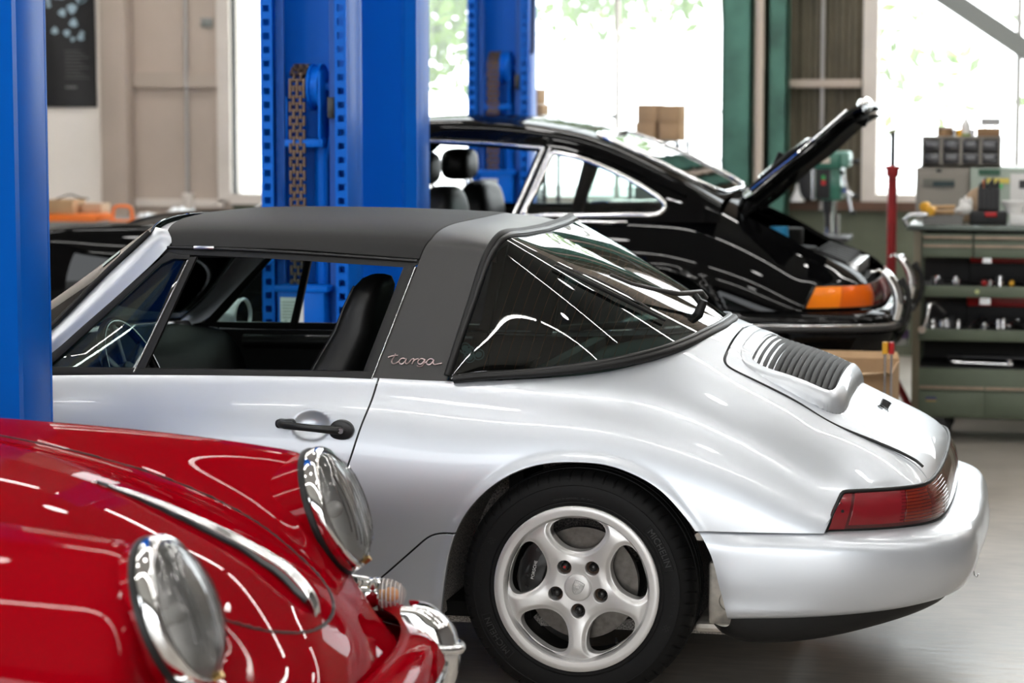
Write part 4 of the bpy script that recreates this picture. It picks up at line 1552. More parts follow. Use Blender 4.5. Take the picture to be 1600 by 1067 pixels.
    # tyre
    half = [(.2100, -.096), (.2195, -.104), (.2235, -.1085), (.2300, -.1100), (.2330, -.1090), (.2345, -.1112), (.250, -.1135), (.266, -.1135), (.2745, -.1120), (.2765, -.1132), (.2785, -.1115), (.288, -.1070), (.297, -.1000), (.3035, -.0925),
            (.308, -.084), (.3115, -.0735), (.3130, -.063), (.3135, -.059), (.3070, -.058), (.3070, -.050), (.3145, -.049), (.3155, -.030), (.3157, -.022), (.3085, -.021), (.3085, -.013), (.316, -.012), (.316, 0)]
    pr = np.array(half + [(r, -y) for r, y in half[-2::-1]])
    nb = 62
    na2 = nb * 8
    th_ = np.arange(na2) / na2 * 2 * math.pi
    vs = np.zeros((len(pr), na2, 3))
    for j, (r, y) in enumerate(pr):
        ph = (np.arange(na2) + (0 if r > .305 else 0)) % 8
        d = np.where((ph == 0), .0045, 0.) if (r > .296 and abs(y) > .06 and r < .3125) else 0.
        vs[j] = np.stack([(r - d) * np.cos(th_ + (abs(y) - .08) * .55), y * np.ones(na2), (r - d) * np.sin(th_ + (abs(y) - .08) * .55)], 1)
    ty = MB()
    k_ = len(pr)
    ty.add(vs.reshape(-1, 3), [(j * na2 + i, j * na2 + (i + 1) % na2, (j + 1) * na2 + (i + 1) % na2, (j + 1) * na2 + i) for j in range(k_ - 1) for i in range(na2)])
    tyre = ty.build('tyre', MATS['tyre_rubber'], w, 30)

    def bent(txt, size, r0, a_mid, mat, name, sp=1.05, yoff=-.1146, ext=.0006):
        v, f = text_tm(txt, size, ext, sp)
        V = []
        for a, b, c in v:
            t_ = a_mid - a / r0
            rr2 = r0 + b
            V.append((rr2 * math.cos(t_), yoff - c, rr2 * math.sin(t_)))
        MB().add(V, f).build(name, mat, tyre, fix=False)
    TL = MATS['tyre_letters']
    bent('MICHELIN', .0235, .2535, R(28), TL, 'sidewall_lettering')
    bent('205/55 ZR 16', .0135, .2585, R(-5), M('tyre_dark', (.004, .004, .004), .7), 'sidewall_lettering')
    bent('PILOT SPORT 4', .0130, .2585, R(170), MATS['tyre_dark'], 'sidewall_lettering', 1.15)
    bent('MICHELIN', .0235, .2535, R(212), TL, 'sidewall_lettering')
    bent('MADE IN GERMANY   001  SIZE', .0065, .2425, R(92), TL, 'sidewall_lettering', 1.2, -.1120)
    # dark surround panels behind the big lettering, chequered flags
    for a_mid, half_ in ((R(28), R(14.5)), (R(212), R(14.5))):
        m = MB()
        n = 24
        P = [(.2655, -half_), (.2655, half_), (.2415, half_), (.2415, -half_)]
        ring = []
        for k in range(n + 1):
            ring.append((.2665, a_mid - half_ + 2 * half_ * k / n))
        for k in range(n + 1):
            ring.append((.2410, a_mid + half_ - 2 * half_ * k / n))
        m.tube([(r * math.cos(a), -.1136, r * math.sin(a)) for r, a in ring], .0014, 5, closed=True)
        m.build('lettering_border', MATS['tyre_dark'], tyre, 60)
    for a_mid in (R(-21), R(152)):
        m = MB()
        for i in range(4):
            for j in range(4):
                if (i + j) % 2 == 0:
                    a1, a2 = a_mid + (i - 2) * .0175, a_mid + (i - 1) * .0175
                    r1, r2 = .2480 + j * .0045, .2480 + (j + 1) * .0045
                    m.add([(r * math.cos(a), -.1142, r * math.sin(a)) for r, a in ((r1, a1), (r2, a1), (r2, a2), (r1, a2))], [(0, 1, 2, 3)])
        m.build('chequer_mark', MATS['tyre_dark'], tyre, fix=False)
    MB().tube([(.168 * math.cos(R(-52)), -.085, .168 * math.sin(R(-52))), (.176 * math.cos(R(-52)), -.105, .176 * math.sin(R(-52)))], .004, 8).build('valve_cap', MATS['black_rubber'], w)
    return w


wheel = make_wheel()
wheel.location = (0, -.687, .316)
for nm, x, s in (('rear_wheel', 0, 1), ('front_wheel', -2.272, -1), ('front_wheel', -2.272, 1)):
    c = copy_tree(wheel, silver)
    c.name = nm
    c.location = (x, .687 * s, .316)
    if s > 0:
        c.rotation_euler = (0, 0, math.pi)
# wheel wells and underside
for s in (-1, 1):
    for x0 in (0., -2.272):
        a_ = R(27) if x0 == 0. else R(-8)
        m = MB().lathe([(.405, -.10), (.405, .34)], n=40, a0=a_, a1=R(188))
        m.lathe([(.405, .34), (.0, .34)], n=40, a0=a_, a1=R(188))
        m.xf(Matrix.Translation((x0 + .01, -.70 * s, .27)) @ Matrix.Diagonal((.98, s, 1, 1)))
        m.build('wheel_well', MATS['underbody'], silver, 50)
m = MB().box((-.50, -.77, .20), (-.39, -.44, .50)).box((-2.9, -.60, .17), (.42, .60, .20)).box((-1.75, -.76, .165), (-.42, .76, .20))
m.build('floor_pan', MATS['underbody'], silver)
# trailing arm / heat exchanger seen behind the tyre
ex = MB().box((.335, -.700, .215), (.47, -.40, .385))
ex.box((.30, -.705, .195), (.52, -.35, .222))
ex.build('exhaust_bracket', MATS['cast_alloy'], silver, 30, .012)
MB().lathe([(.026, -.012), (.026, 0), (.012, 0), (.012, .02)], o=(.392, -.702, .285), n=24).build('bracket_boss', MATS['cast_alloy'], silver)
MB().lathe([(.012, -.004), (.0, -.004)], o=(.392, -.702, .285), n=16).build('bracket_bolt', M('bolt_rust', (.06, .03, .02), .7), silver)

# ---- cabin
DI, DL = MATS['dark_interior'], MATS['dark_leather']
MB().box((-1.62, -.66, .20), (-.15, .66, .24)).box((-.22, -.62, .2), (-.18, .62, .84)).build('cabin_floor', DI, silver)
# parcel shelf and rear bench below the rear window
sh = []
for x, z in ((-.42, .70), (-.30, .78), (-.1, .83), (.12, .87), (.27, .90)):
    w = np.interp(x, [-.42, -.1, .05, .2, .27], [.66, .64, .60, .44, .25])
    sh.append([(x, y, z - .02 * (1 - (y / w) ** 2) * 0) for y in np.linspace(-w, w, 9)])
MB().grid(np.array(sh)).build('parcel_shelf', M('shelf_carpet', (.012, .016, .015), .85), silver)
for s in (-1, 1):
    m = MB().grid(net([[(-.50, y, .45), (-.47, y, .62), (-.40, y, .76), (-.34, y, .80)] for y in (s * .12, s * .3, s * .5)], 8, 12)[:, ::(1)])
    m.build('rear_seat_back', DL, silver)
# front seats: backrest with integrated headrest
for s in (-1, 1):
    st_ = empty('front_seat', parent=silver)
    yc = .36 * s
    secs = []
    for z, hw_, xc, th in ((.40, .20, -.90, .07), (.50, .225, -.86, .085), (.65, .23, -.815, .09), (.78, .21, -.775, .085), (.88, .165, -.735, .075), (.95, .130, -.705, .066), (1.02, .125, -.684, .050), (1.07, .112, -.668, .044), (1.095, .075, -.660, .032), (1.103, .03, -.658, .016)):
        ring = []
        for k in range(28):
            t = 2 * math.pi * k / 28
            f = lambda v, e: math.copysign(abs(v) ** e, v)
            ring.append((xc + th * f(math.cos(t), .65), yc + hw_ * f(math.sin(t), .6), z))
        secs.append(ring + [ring[0]])
    MB().grid(np.array(secs)).build('seat_back', DL, st_, 60)
    P = [(xc - th * .55, z) for z, hw_, xc, th in ((.78, .21, -.775, .085), (.88, .165, -.735, .075), (.95, .130, -.705, .066), (1.02, .125, -.680, .062), (1.075, .112, -.663, .052))]
    for e in (-1, 1):
        MB().tube([(a - .01, yc + e * w_ * .88, b) for (a, b), w_ in zip(P, (.21, .165, .13, .125, .10))], .004, 6).build('seat_piping', MATS['black_trim'], st_, 60)
    MB().ell((-1.10, yc, .40), (.27, .24, .09), 28, 12, .55).build('seat_cushion', DL, st_, 60)
# dashboard with hooded dials
ds = []
for y in np.linspace(-.66, .66, 15):
    hood = .045 * math.exp(-((y + .36) / .19) ** 2)
    ds.append([(-1.42, y, .60), (-1.40, y, .70), (-1.43, y, .785), (-1.47, y, .825 + hood), (-1.56, y, .845 + hood * .8), (-1.72, y, .85), (-1.88 + .26 * (y / .66) ** 2, y, .85)])
MB().grid(net(ds, 40, 30)).build('dashboard', DI, silver, 60)
for k, y in enumerate((-.50, -.43, -.36, -.28, -.21)):
    MB().lathe([(.030, -1.424), (.034, -1.424), (.034, -1.44)], o=(0, y, .775), axis='x', n=24).build('dial', MATS['black_trim'], silver)
# steering wheel
sw = empty('steering_wheel', parent=silver)
c0 = Vector((-1.387, -.37, .79))
q = Matrix.Translation(c0) @ Matrix.Rotation(R(66), 4, 'Y')
MB().tube([(.178 * math.cos(t), .178 * math.sin(t), 0) for t in np.linspace(0, 2 * math.pi, 48, endpoint=False)], .0135, 12, closed=True).xf(q).build('steering_rim', M('gloss_black', (.006, .006, .006), .18, 0, .6), sw, 60)
m = MB().cyl((0, 0, -.05), (0, 0, .0), .055)
for a in (0, 120, 240, 180):
    m.bar((0, 0, -.02), (.17 * math.cos(R(a)), .17 * math.sin(R(a)), 0), .03, .012)
m.xf(q).build('steering_spokes', DL, sw, 30, .003)
MB().cyl((-1.40, -.36, .79), (-1.62, -.36, .70), .03).build('steering_column', DI, sw)
# inner door trims
for s in (-1, 1):
    m = MB().prism([(-1.5, .25), (-.58, .25), (-.58, .842), (-1.55, .832)], s * .69, s * .67, 'y')
    m.build('door_trim', DI, silver, 30, .004)
    MB().tube([(-1.40, s * .64, .80), (-.62, s * .64, .81)], .022, 10).build('door_pull', DL, silver, 60)
    MB().lathe([(.05, 0), (.055, -.006), (.055, .004)], o=(-.98, s * .668, .72), n=24).build('door_speaker', MATS['black_trim'], silver)
# door mirrors
for s in (1, -1):
    mr = empty('door_mirror', parent=silver)
    cx_, cy_ = (-1.475 if s > 0 else -1.575), s * .845
    m = MB()
    sec = []
    for k in range(9):
        w = k / 8
        rx = math.sqrt(max(0, 1 - (w * .98) ** 2))
        sec.append([(cx_ - .085 * w, cy_ + .088 * rx * math.cos(t), .862 + .060 * rx * math.sin(t)) for t in np.linspace(0, 2 * math.pi, 33)])
    m.grid(np.array(sec)).build('mirror_shell', MATS['silver_paint'], mr, 60)
    MB().tube([(cx_ + .002, cy_ + .084 * math.cos(t), .862 + .057 * math.sin(t)) for t in np.linspace(0, 2 * math.pi, 40, endpoint=False)], .006, 8, closed=True).build('mirror_rim', MATS['silver_paint'], mr, 60)
    MB().lathe([(0, 0), (1, 0)], axis='x', n=40).xf(Matrix.Translation((cx_ + .001, cy_, .862)) @ Matrix.Diagonal((1, .082, .055, 1))).build('mirror_glass', M('mirror', (.9, .9, .9), .02, 1.), mr)
    MB().tube([(cx_ - .04, cy_ - s * .03, .83), (cx_ - .03, s * .77, .815), (cx_ - .02, s * .72, .81)], [.02, .022, .03], 10).build('mirror_foot', MATS['silver_paint'], mr, 60)
# ================================================================ black coupe on the next lift
M('black_paint', (.002, .002, .0022), .6, 0, .36, .01, spec=.0)
M('amber_lamp', (.80, .13, .0), .3, 0, .4, .03)
M('amber_bright', (1.0, .24, .0), .3, 0, .4, .03)
M('rubber_satin', (.03, .03, .03), .38)
black = thing('black_coupe', 'black sports coupe with raised engine lid and chrome window trim', 'car', (-.45, 3.85, .23))
BP = MATS['black_paint']
CH = MATS['chrome']
bsurf = TM.grid(Gs)
_la = (1 - sstep(.0, .022, sdf(arch, bsurf.x, bsurf.z))) * sstep(.80, .70, bsurf.z)
bsurf.A[:, 1] -= .007 * _la * (bsurf.y < -.6)
bsurf = TM.grid(bsurf.A[:, :3].reshape(NU, NV, 3)[::2, ::2])
cabin_k = np.concatenate([curve([(-1.62, .690), (-1.45, .700), (-1.0, .700), (-.6, .700), (-.36, .695), (-.2, .68), (.03, .63), (.12, .57), (.20, .46), (.25, .2), (.262, 0)], 60), [(.262, -.2), (-1.9, -.2), (-1.9, 0), (-1.80, .35), (-1.70, .58)]])
bk = bsurf
bk = bk.clip(-np.where((bk.y < -.5) & (bk.z < .75), sdf(arch, bk.x, bk.z), 1))
bk = bk.clip(-np.where((bk.y < -.5) & (bk.z < .75), sdf(farch, bk.x, bk.z), 1))
bk = bk.clip(-np.where(bk.z > .79, sdf(cabin_k, bk.x, -bk.y), 1))
bk = bk.clip(np.where(bk.x > .1, .489 - bk.z, -1))
bk = bk.clip(lambda t: np.where(t.x > .5, -np.maximum(t.z - .590, (lamp_edge(t.z) - t.x) * .92), -1))
kdoor = bk.clip(dside(bk, door_poly) + GAP)
bk = bk.clip(GAP - dside(bk, door_poly))
klid = bk.clip(dtop(bk, lid_poly) + GAP)
bk = bk.clip(GAP - dtop(bk, lid_poly))
bk.flange(.02).both().build('body_shell', BP, black)
kdoor.flange(.016).pair('door', BP, black)
# raised lid: turned up about its front hinge
lo = empty('engine_lid', (.315, 0, .955), parent=black)
lo.rotation_euler = (0, R(-66), 0)
kl = klid.flange(.018).both()
kl.A[:, :3] -= np.array([.335, 0, .935])
kl.build('lid_skin', BP, lo)
li_ = klid.offset(-.050).back().both()
li_.A[:, :3] -= np.array([.335, 0, .935])
li_.build('lid_inner_skin', MATS['dark_interior'], lo)
for y in (-.38, 0, .38):
    MB().tube([(.04, y, -.05), (.25, y, -.14), (.48, y * .9, -.30)], .014, 8).build('lid_rib', MATS['dark_interior'], lo, 60)
for k in range(13):
    x = .10 + .018 * k
    yy = np.linspace(-.33, .33, 9)
    MB().tube([(x, y, zbody(x + .335, -abs(y)) - .935 + .010) for y in yy], .005, 6).build('grille_slat', M('slat_bright', (.5, .5, .5), .2, 1.), lo, 60)
MB().tube([(.045, -.40, zbody(.38, -.40) - .929), (.25, -.415, zbody(.585, -.415) - .930), (.40, -.42, zbody(.735, -.42) - .931), (.52, -.42, zbody(.85, -.42) - .935)], .006, 6).build('lid_edge_trim', CH, lo, 60)
MB().ell((.558, 0, -.318), (.035, .10, .035), 20, 10).build('number_lamp', CH, lo)
MB().box((.47, -.03, -.36), (.51, .03, -.315)).build('lid_latch', MATS['dark_interior'], lo)
for s in (-1, 1):
    m = MB().tube([(.34, .30 * s, .86), (.37, .30 * s, .93), (.45, .30 * s, 1.02), (.50, .30 * s, 1.13)], .014, 8)
    m.tube([(.34, .30 * s, .86), (.42, .30 * s, .92), (.49, .30 * s, .99), (.55, .30 * s, 1.14)], .012, 8)
    m.tube([(.37, .30 * s, .93), (.42, .30 * s, .92)], .009, 8).tube([(.45, .30 * s, 1.02), (.49, .30 * s, .99)], .009, 8)
    m.build('lid_hinge', MATS['dark_interior'], black, 60)
# engine bay
MB().box((.30, -.44, .45), (.86, .44, .58)).build('engine_bay_floor', MATS['dark_interior'], black)
MB().cyl((.52, -.18, .58), (.52, -.18, .72), .13, n=28).build('cooling_fan', MATS['dark_interior'], black, 30, .006)
MB().cyl((.45, .2, .58), (.45, .2, .78), .10, n=24).build('air_filter', MATS['dark_interior'], black, 30, .006)
MB().cyl((.50, -.34, .60), (.50, -.34, .80), .038, n=20).build('oil_filter', M('filter_yellow', (.75, .45, .03), .4), black)
MB().cyl((.50, -.34, .765), (.50, -.34, .815), .040, n=20).build('oil_filter_band', M('filter_blue', (.02, .22, .42), .4), black)
for y in np.linspace(-.36, .36, 7):
    MB().tube([(.60, y, .60), (.66, y * .9, .70), (.78, y * .9, .66), (.82, y, .60)], .016, 8).build('intake_hose', MATS['black_rubber'], black, 60)
MB().box((.78, -.30, .60), (.84, .30, .655)).build('lock_panel', MATS['satin_metal'], black, 30, .008)
# bumper, rubber strip, bumperettes, valance
TM.grid(Gb, flip=True).solid(.004).both().build('rear_bumper', BP, black)
Bc = Gb[:, int(60 * .30)]
for s in (1, -1):
    f_ = np.array([1, s, 1])
    MB().tube((Bc[6:118] + np.array([.004, -.006, -.010])) * f_, .014, 8).build('bumper_strip', MATS['rubber_satin'], black, 60)
    MB().tube((Bc[6:118] + np.array([.006, -.012, .006])) * f_, .0045, 6).build('bumper_trim', CH, black, 60)
    # chrome bumperette with rubber edge
    bs = []
    for x, z in ((.935, .36), (.985, .385), (1.018, .44), (1.032, .50), (1.025, .56), (1.0, .61), (.965, .645), (.935, .64)):
        bs.append([(x + dx, s * (.50 + dy), z) for dx, dy in ((-.03, -.055), (.0, -.055), (.012, -.035), (.016, 0), (.012, .035), (.0, .055), (-.03, .055))])
    MB().grid(net(bs, 30, 14)).build('bumperette', CH, black, 60)
    MB().tube([(x + .022, s * .50, z) for x, z in ((.965, .37), (1.005, .40), (1.034, .45), (1.046, .50), (1.038, .56), (1.01, .61))], .013, 8).build('bumperette_rubber', MATS['black_rubber'], black, 60)
TM.grid(net(VS, 60, 10), flip=True).solid(.003).both().build('lower_valance', BP, black)
# lamps: amber corner, dark red band behind
kl_ = lamp.clip(lambda q: lamp_edge(q.z) - .004 - q.x).offset(-.004).both().build('tail_lamp', MATS['black_trim'], black)


def klamp(name, u0, u1, mat, off, tilt=0.):
    t = lamp.clip((u0 + tilt * (1 - lamp.v)) - lamp.u)
    t = t.clip(t.u - u1).clip(lambda q: .06 - q.v).clip(lambda q: q.v - .95).clip(lambda q: lamp_edge(q.z) + .012 - q.x)
    t.offset(off).flange(.01, every=True, rnd=.0015).pair(name, mat, kl_)


klamp('lamp_amber_lens', .03, .20, MATS['amber_bright'], .004)
klamp('lamp_amber_lens', .204, .42, MATS['amber_lamp'], .004)
klamp('lamp_red_lens', .44, .72, MATS['red_lens'], .003)
klamp('lamp_centre_band', .73, 1., MATS['red_reflector'], .002)
# ---- coupe roof
HS = []
hst(-1.36, 1.170, 1.245)
hst(-1.22, 1.192, 1.272)
hst(-1.05, 1.190, 1.287)
hst(-.87, 1.182, 1.291)
hst(-.67, 1.172, 1.282)
hst(-.48, 1.156, 1.258)
hst(-.33, 1.132, 1.228)
hst(-.18, 1.090, 1.178)
hst(-.03, 1.030, 1.113)
hst(.10, .978, 1.048)
hst(.20, .930, .995)
hst(.29, .890, .945)
Gk = net(HS, 180, 90, 1.5, .5)
ch_ = TM.grid(Gk)
qwin = curve([(-.545, .868), (-.50, .99), (-.462, 1.105), (-.445, 1.130), (-.40, 1.126), (-.346, 1.115), (-.203, 1.066), (-.06, 1.000), (.02, .952), (.055, .912), (.035, .884), (-.06, .874), (-.324, .868), (-.48, .866)], 90, True)
dwin = np.array([(-1.50, .86), (-1.46, .90), (-1.24, 1.125), (-1.19, 1.166), (-1.10, 1.176), (-.915, 1.168), (-.686, 1.158), (-.515, 1.143), (-.53, 1.10), (-.61, .862)])
rwin = np.concatenate([[(-.265, .05)], curve([(-.265, 0), (-.272, -.25), (-.285, -.38), (-.275, -.435), (-.24, -.455), (-.1, -.475), (.12, -.475), (.22, -.45), (.255, -.38), (.262, -.2), (.265, 0)], 60), [(.265, .05)]])
sd = lambda t, poly: np.where((t.z < 1.19) & (t.y < -.52), sdf(poly, t.x, t.z), 1.)
shell = ch_.clip(lambda t: .842 - t.z).clip(lambda t: -sd(t, qwin)).clip(lambda t: -sd(t, dwin)).clip(lambda t: -np.where(t.z > .9, sdf(rwin, t.x, t.y), 1)).clip(lambda t: -1.21 - .10 * (1 - (t.y / .6) ** 2) - t.x + np.where(t.z < 1.15, -.5, 0))
shell = shell.clip(lambda t: np.where(t.z < 1.185, (-1.195 + (t.z - 1.165) * 1.0) - t.x - .0, -1))
shell.flange(.018).both().build('roof_shell', BP, black)
gq = ch_.clip(lambda t: sd(t, qwin)).offset(-.006)
gq.pair('quarter_window', glass('side_glass'), black)
gr_ = ch_.clip(lambda t: np.where(t.z > .9, sdf(rwin, t.x, t.y), 1)).offset(-.004)
gr_.both().build('rear_window', glass('tinted_glass'), black)


def hull_y(x, z):
    i = int(np.argmin(np.abs(Gk[:, 20, 0] - x)))
    return float(np.interp(z, Gk[i, :60, 2], Gk[i, :60, 1]))


for s in (1, -1):
    q3 = [(x, s * (hull_y(x, z) - .003), z) for x, z in qwin]
    MB().tube(q3, .0115, 8, closed=True).build('quarter_window_trim', CH, black, 60)
    for dx, r in ((0., .010), (.030, .007)):
        MB().tube([(-.596 + dx + (z - .86) * .37, s * (hull_y(-.596 + dx + (z - .86) * .37, z) - .006), z) for z in np.linspace(.858, 1.150, 8)], r, 8).build('door_post_trim', CH, black, 60)
    MB().tube([(x, s * (hull_y(x, z) - .004), z) for x, z in ((-1.22, 1.160), (-1.102, 1.183), (-.915, 1.176), (-.686, 1.166), (-.488, 1.152))], .008, 8).build('door_window_trim', CH, black, 60)
    # drip rail and rear window surround
    MB().tube([(x, s * (hull_y(x, z) - .004), z) for x, z in ((-1.2, 1.196), (-1.0, 1.193), (-.75, 1.180), (-.55, 1.168), (-.40, 1.152), (-.2, 1.100), (.0, 1.020), (.14, .955))], .0055, 6).build('drip_rail', BP, black, 60)
    lp = [(x, s * (ybody(x, z) - .002 if z < .83 else -.70 + .35 * (z - .86)), z) for x, z in ((.055, .955), (.16, .925), (.215, .900), (.225, .885), (.20, .873), (.05, .866))]
    lp = [(x, s * (-.665 + (.0 if i in (0, 5) else .0)), z) for i, (x, z) in enumerate(((.06, .945), (.14, .920), (.195, .895), (.200, .880), (.17, .870), (.05, .862)))]
    MB().tube(curve(lp, 20), .005, 6).build('quarter_bright_loop', CH, black, 60)  # thin bright loop behind the quarter window
    rz = [(a, b) for a, b in rwin[1:-1]]
    R3 = []
    for a, b in rz:
        i = int(np.argmin(np.abs(Gk[:, -1, 0] - a)))
        R3.append((a, s * b, float(np.interp(b, Gk[i, 45:, 1], Gk[i, 45:, 2])) + .003))
    MB().tube(R3, .0095, 8).build('rear_window_trim', CH, black, 60)
    MB().tube([(x, s * (ybody(x, .838) - .006), .845) for x in np.linspace(-1.55, -.1, 20)], .006, 6).build('waist_trim', CH, black, 60)
    # far and near A pillar
    MB().tube([(-1.62, s * .70, .85), (-1.50, s * .675, .93), (-1.35, s * .62, 1.07), (-1.22, s * .56, 1.18)], .022, 8).build('windshield_pillar', BP, black, 60)
    MB().tube([(-.575 + (z - .86) * .37, s * (.675 - .42 * (z - .86)), z) for z in np.linspace(.80, 1.18, 6)], .028, 8).build('door_pillar', MATS['dark_interior'], black, 60)
MB().box((-1.62, -.66, .20), (.25, .66, .24)).box((.20, -.40, .24), (.24, .40, .86)).build('cabin_floor', DI, black)
TM.grid(WS, flip=True).solid(.004).both().build('windshield', glass('side_glass'), black)
MB().grid(net(ds, 30, 20)).build('dashboard', DI, black, 60)
MB().grid(np.array(sh)).build('parcel_shelf', MATS['shelf_carpet'], black)
for s in (-1, 1):
    st_ = empty('front_seat', parent=black)
    yc = .36 * s
    MB().ell((-.985, yc, .74), (.09, .23, .24), 28, 14, .6).build('seat_back', DL, st_, 60)
    MB().ell((-1.09, yc, 1.055), (.075, .14, .075), 24, 12, .6).build('seat_headrest', DL, st_, 60)
    MB().tube([(-1.03, yc - .05, .93), (-1.07, yc - .05, 1.03)], .008, 6).tube([(-1.03, yc + .05, .93), (-1.07, yc + .05, 1.03)], .008, 6).build('headrest_posts', CH, st_, 60)
    MB().ell((-1.20, yc, .42), (.27, .24, .09), 24, 10, .55).build('seat_cushion', DL, st_, 60)
    MB().prism([(-1.5, .25), (-.58, .25), (-.58, .842), (-1.55, .832)], s * .69, s * .67, 'y').build('door_trim', DI, black)
for nm, x, s in (('rear_wheel', 0, 1), ('rear_wheel', 0, -1), ('front_wheel', -2.272, 1), ('front_wheel', -2.272, -1)):
    c = copy_tree(wheel, black)
    c.name = nm
    c.location = (x, .665 * s, .24)
    if s > 0:
        c.rotation_euler = (0, 0, math.pi)
for s in (-1, 1):
    for x0 in (0., -2.272):
        m = MB().lathe([(.405, -.10), (.405, .34)], n=40, a0=R(-8), a1=R(188))
        m.lathe([(.405, .34), (.0, .34)], n=40, a0=R(-8), a1=R(188))
        m.xf(Matrix.Translation((x0 + .01, -.70 * s, .27)) @ Matrix.Diagonal((.98, s, 1, 1)))
        m.build('wheel_well', MATS['dark_interior'], black, 50)
MB().box((-2.9, -.60, .17), (.85, .60, .20)).box((-1.75, -.76, .165), (-.42, .76, .20)).build('floor_pan', MATS['dark_interior'], black)
# swing arms that carry it, hinged on the two posts of its lift
for post, arms in ((posts[2], (((-1.53, 2.60), (-2.25, 3.35)), ((-1.42, 2.60), (-1.05, 3.35)))), (posts[3], (((-1.82, 6.0), (-2.25, 4.35)), ((-1.71, 6.0), (-1.05, 4.35))))):
    for a, b in arms:
        ao = empty('lift_arm', parent=post)
        bpy.context.view_layer.update()
        ao.matrix_parent_inverse = post.matrix_world.inverted()
        MB().bar((*a, .26), (*b, .26), .10, .08).build('arm_beam', MATS['lift_blue'], ao, 30, .006)
        MB().cyl((*b, .22), (*b, .392), .045).build('arm_pad', MATS['black_rubber'], ao)
# ================================================================ red classic in the foreground
M('red_paint', (.25, .0002, .004), .55, 0, .30, .012, spec=.0, noise=(900, .10, 2))
M('red_inner', (.08, .002, .004), .6)
M('lamp_reflector_bowl', (.98, .98, .97), .5, .0)
glass('lamp_glass', (1., 1., 1.), .02)
M('indicator_glass', (.62, .60, .57), .12, 0, .8, .02, alpha=.26)
M('bulb_amber', (.95, .35, .05), .2, 0, .8)
red = thing('red_classic_car', 'red classic car nose with two round chrome ringed headlamps', 'car', (-.312, -2.471, 0), R(2.17))
RP = MATS['red_paint']
RS = []


def rst(a, ys, zs, da=None):
    da = da or [0] * 10
    RS.append([(a + d, -y, z) for y, z, d in zip(ys, zs, da)])


# rows: sill, side low, side wide, side up, crest outer, crest, crest inner, valley, hood shoulder, centre
rst(-3.62, [.30, .36, .38, .36, .33, .28, .22, .16, .08, 0], [.30, .34, .40, .46, .50, .53, .545, .55, .555, .56])
rst(-3.45, [.48, .56, .60, .58, .52, .45, .36, .26, .14, 0], [.22, .30, .42, .53, .60, .645, .67, .68, .69, .695])
rst(-3.1, [.60, .70, .75, .74, .67, .57, .46, .34, .2, 0], [.2, .32, .47, .62, .72, .775, .80, .815, .83, .84])
rst(-2.5, [.70, .78, .82, .80, .73, .62, .50, .38, .2, 0], [.2, .33, .50, .68, .82, .90, .935, .955, .975, .985])
rst(-1.9, [.72, .79, .815, .795, .73, .64, .52, .38, .2, 0], [.2, .34, .52, .70, .83, .89, .93, .95, .965, .97])
rst(-1.35, [.73, .79, .82, .80, .71, .60, .48, .37, .2, 0], [.2, .34, .52, .70, .83, .893, .915, .93, .965, .985])
rst(-.9, [.74, .80, .828, .805, .71, .585, .46, .36, .2, 0], [.22, .35, .53, .70, .825, .888, .888, .895, .925, .942])
rst(-.53, [.74, .80, .828, .80, .705, .572, .45, .35, .2, 0], [.22, .35, .53, .69, .808, .872, .848, .838, .868, .886])
rst(-.28, [.72, .785, .815, .785, .695, .562, .445, .345, .2, 0], [.22, .35, .53, .68, .790, .853, .805, .775, .803, .822])
rst(-.12, [.70, .765, .80, .77, .685, .552, .44, .34, .2, 0], [.23, .36, .52, .66, .770, .835, .765, .715, .735, .755])
rst(-.02, [.67, .74, .78, .755, .68, .545, .43, .335, .2, 0], [.24, .36, .50, .63, .725, .780, .72, .662, .685, .707], [0, 0, 0, 0, .0, .0, 0, 0, 0, 0])
rst(.055, [.62, .69, .735, .72, .655, .545, .43, .33, .19, 0], [.26, .36, .47, .555, .60, .615, .615, .605, .632, .655], [-.05, -.05, -.055, -.055, -.045, -.035, -.02, -.005, 0, 0])
rst(.115, [.55, .62, .665, .655, .60, .53, .42, .32, .18, 0], [.28, .36, .44, .50, .53, .548, .555, .558, .580, .598], [-.085, -.085, -.09, -.085, -.07, -.05, -.03, -.01, 0, 0])
rst(.175, [.44, .50, .54, .54, .51, .46, .38, .29, .16, 0], [.29, .35, .41, .445, .468, .485, .497, .507, .522, .53], [-.07, -.07, -.07, -.065, -.055, -.04, -.02, -.01, 0, 0])
rst(.225, [.28, .32, .35, .355, .345, .32, .27, .21, .12, 0], [.30, .34, .38, .41, .425, .435, .44, .443, .446, .448])
rst(.240, [.12, .14, .15, .15, .15, .14, .12, .09, .05, 0], [.33, .345, .36, .37, .375, .378, .38, .382, .383, .384])
Gr = net(RS, 360, 130, 2.0, 1.0)
rb_ = TM.grid(Gr)
hood_poly = np.concatenate([curve([(-1.10, -.44), (-.8, -.43), (-.5, -.405), (-.25, -.375), (-.08, -.335), (.03, -.275), (.095, -.19), (.128, -.09), (.137, 0)], 50), [(.137, .1), (-1.10, .1)]])
rarch = np.stack([-.62 + .335 * np.cos(np.linspace(-.9, math.pi + .9, 60)), .32 + .335 * np.sin(np.linspace(-.9, math.pi + .9, 60))], 1)
rarch2 = rarch - np.array([2.1, 0])
rcab = np.concatenate([curve([(-1.30, .60), (-1.8, .64), (-2.3, .60), (-2.62, .40), (-2.70, 0)], 30), [(-2.7, -.1), (-1.12, -.1), (-1.12, 0), (-1.17, .4)]])
# headlamp opening: cut by distance to the tilted lamp axis
LC = np.array([.020, -.545, .708])
LN = np.array([math.cos(R(21)), 0, math.sin(R(21))])
LU = np.array([-math.sin(R(21)), 0, math.cos(R(21))])


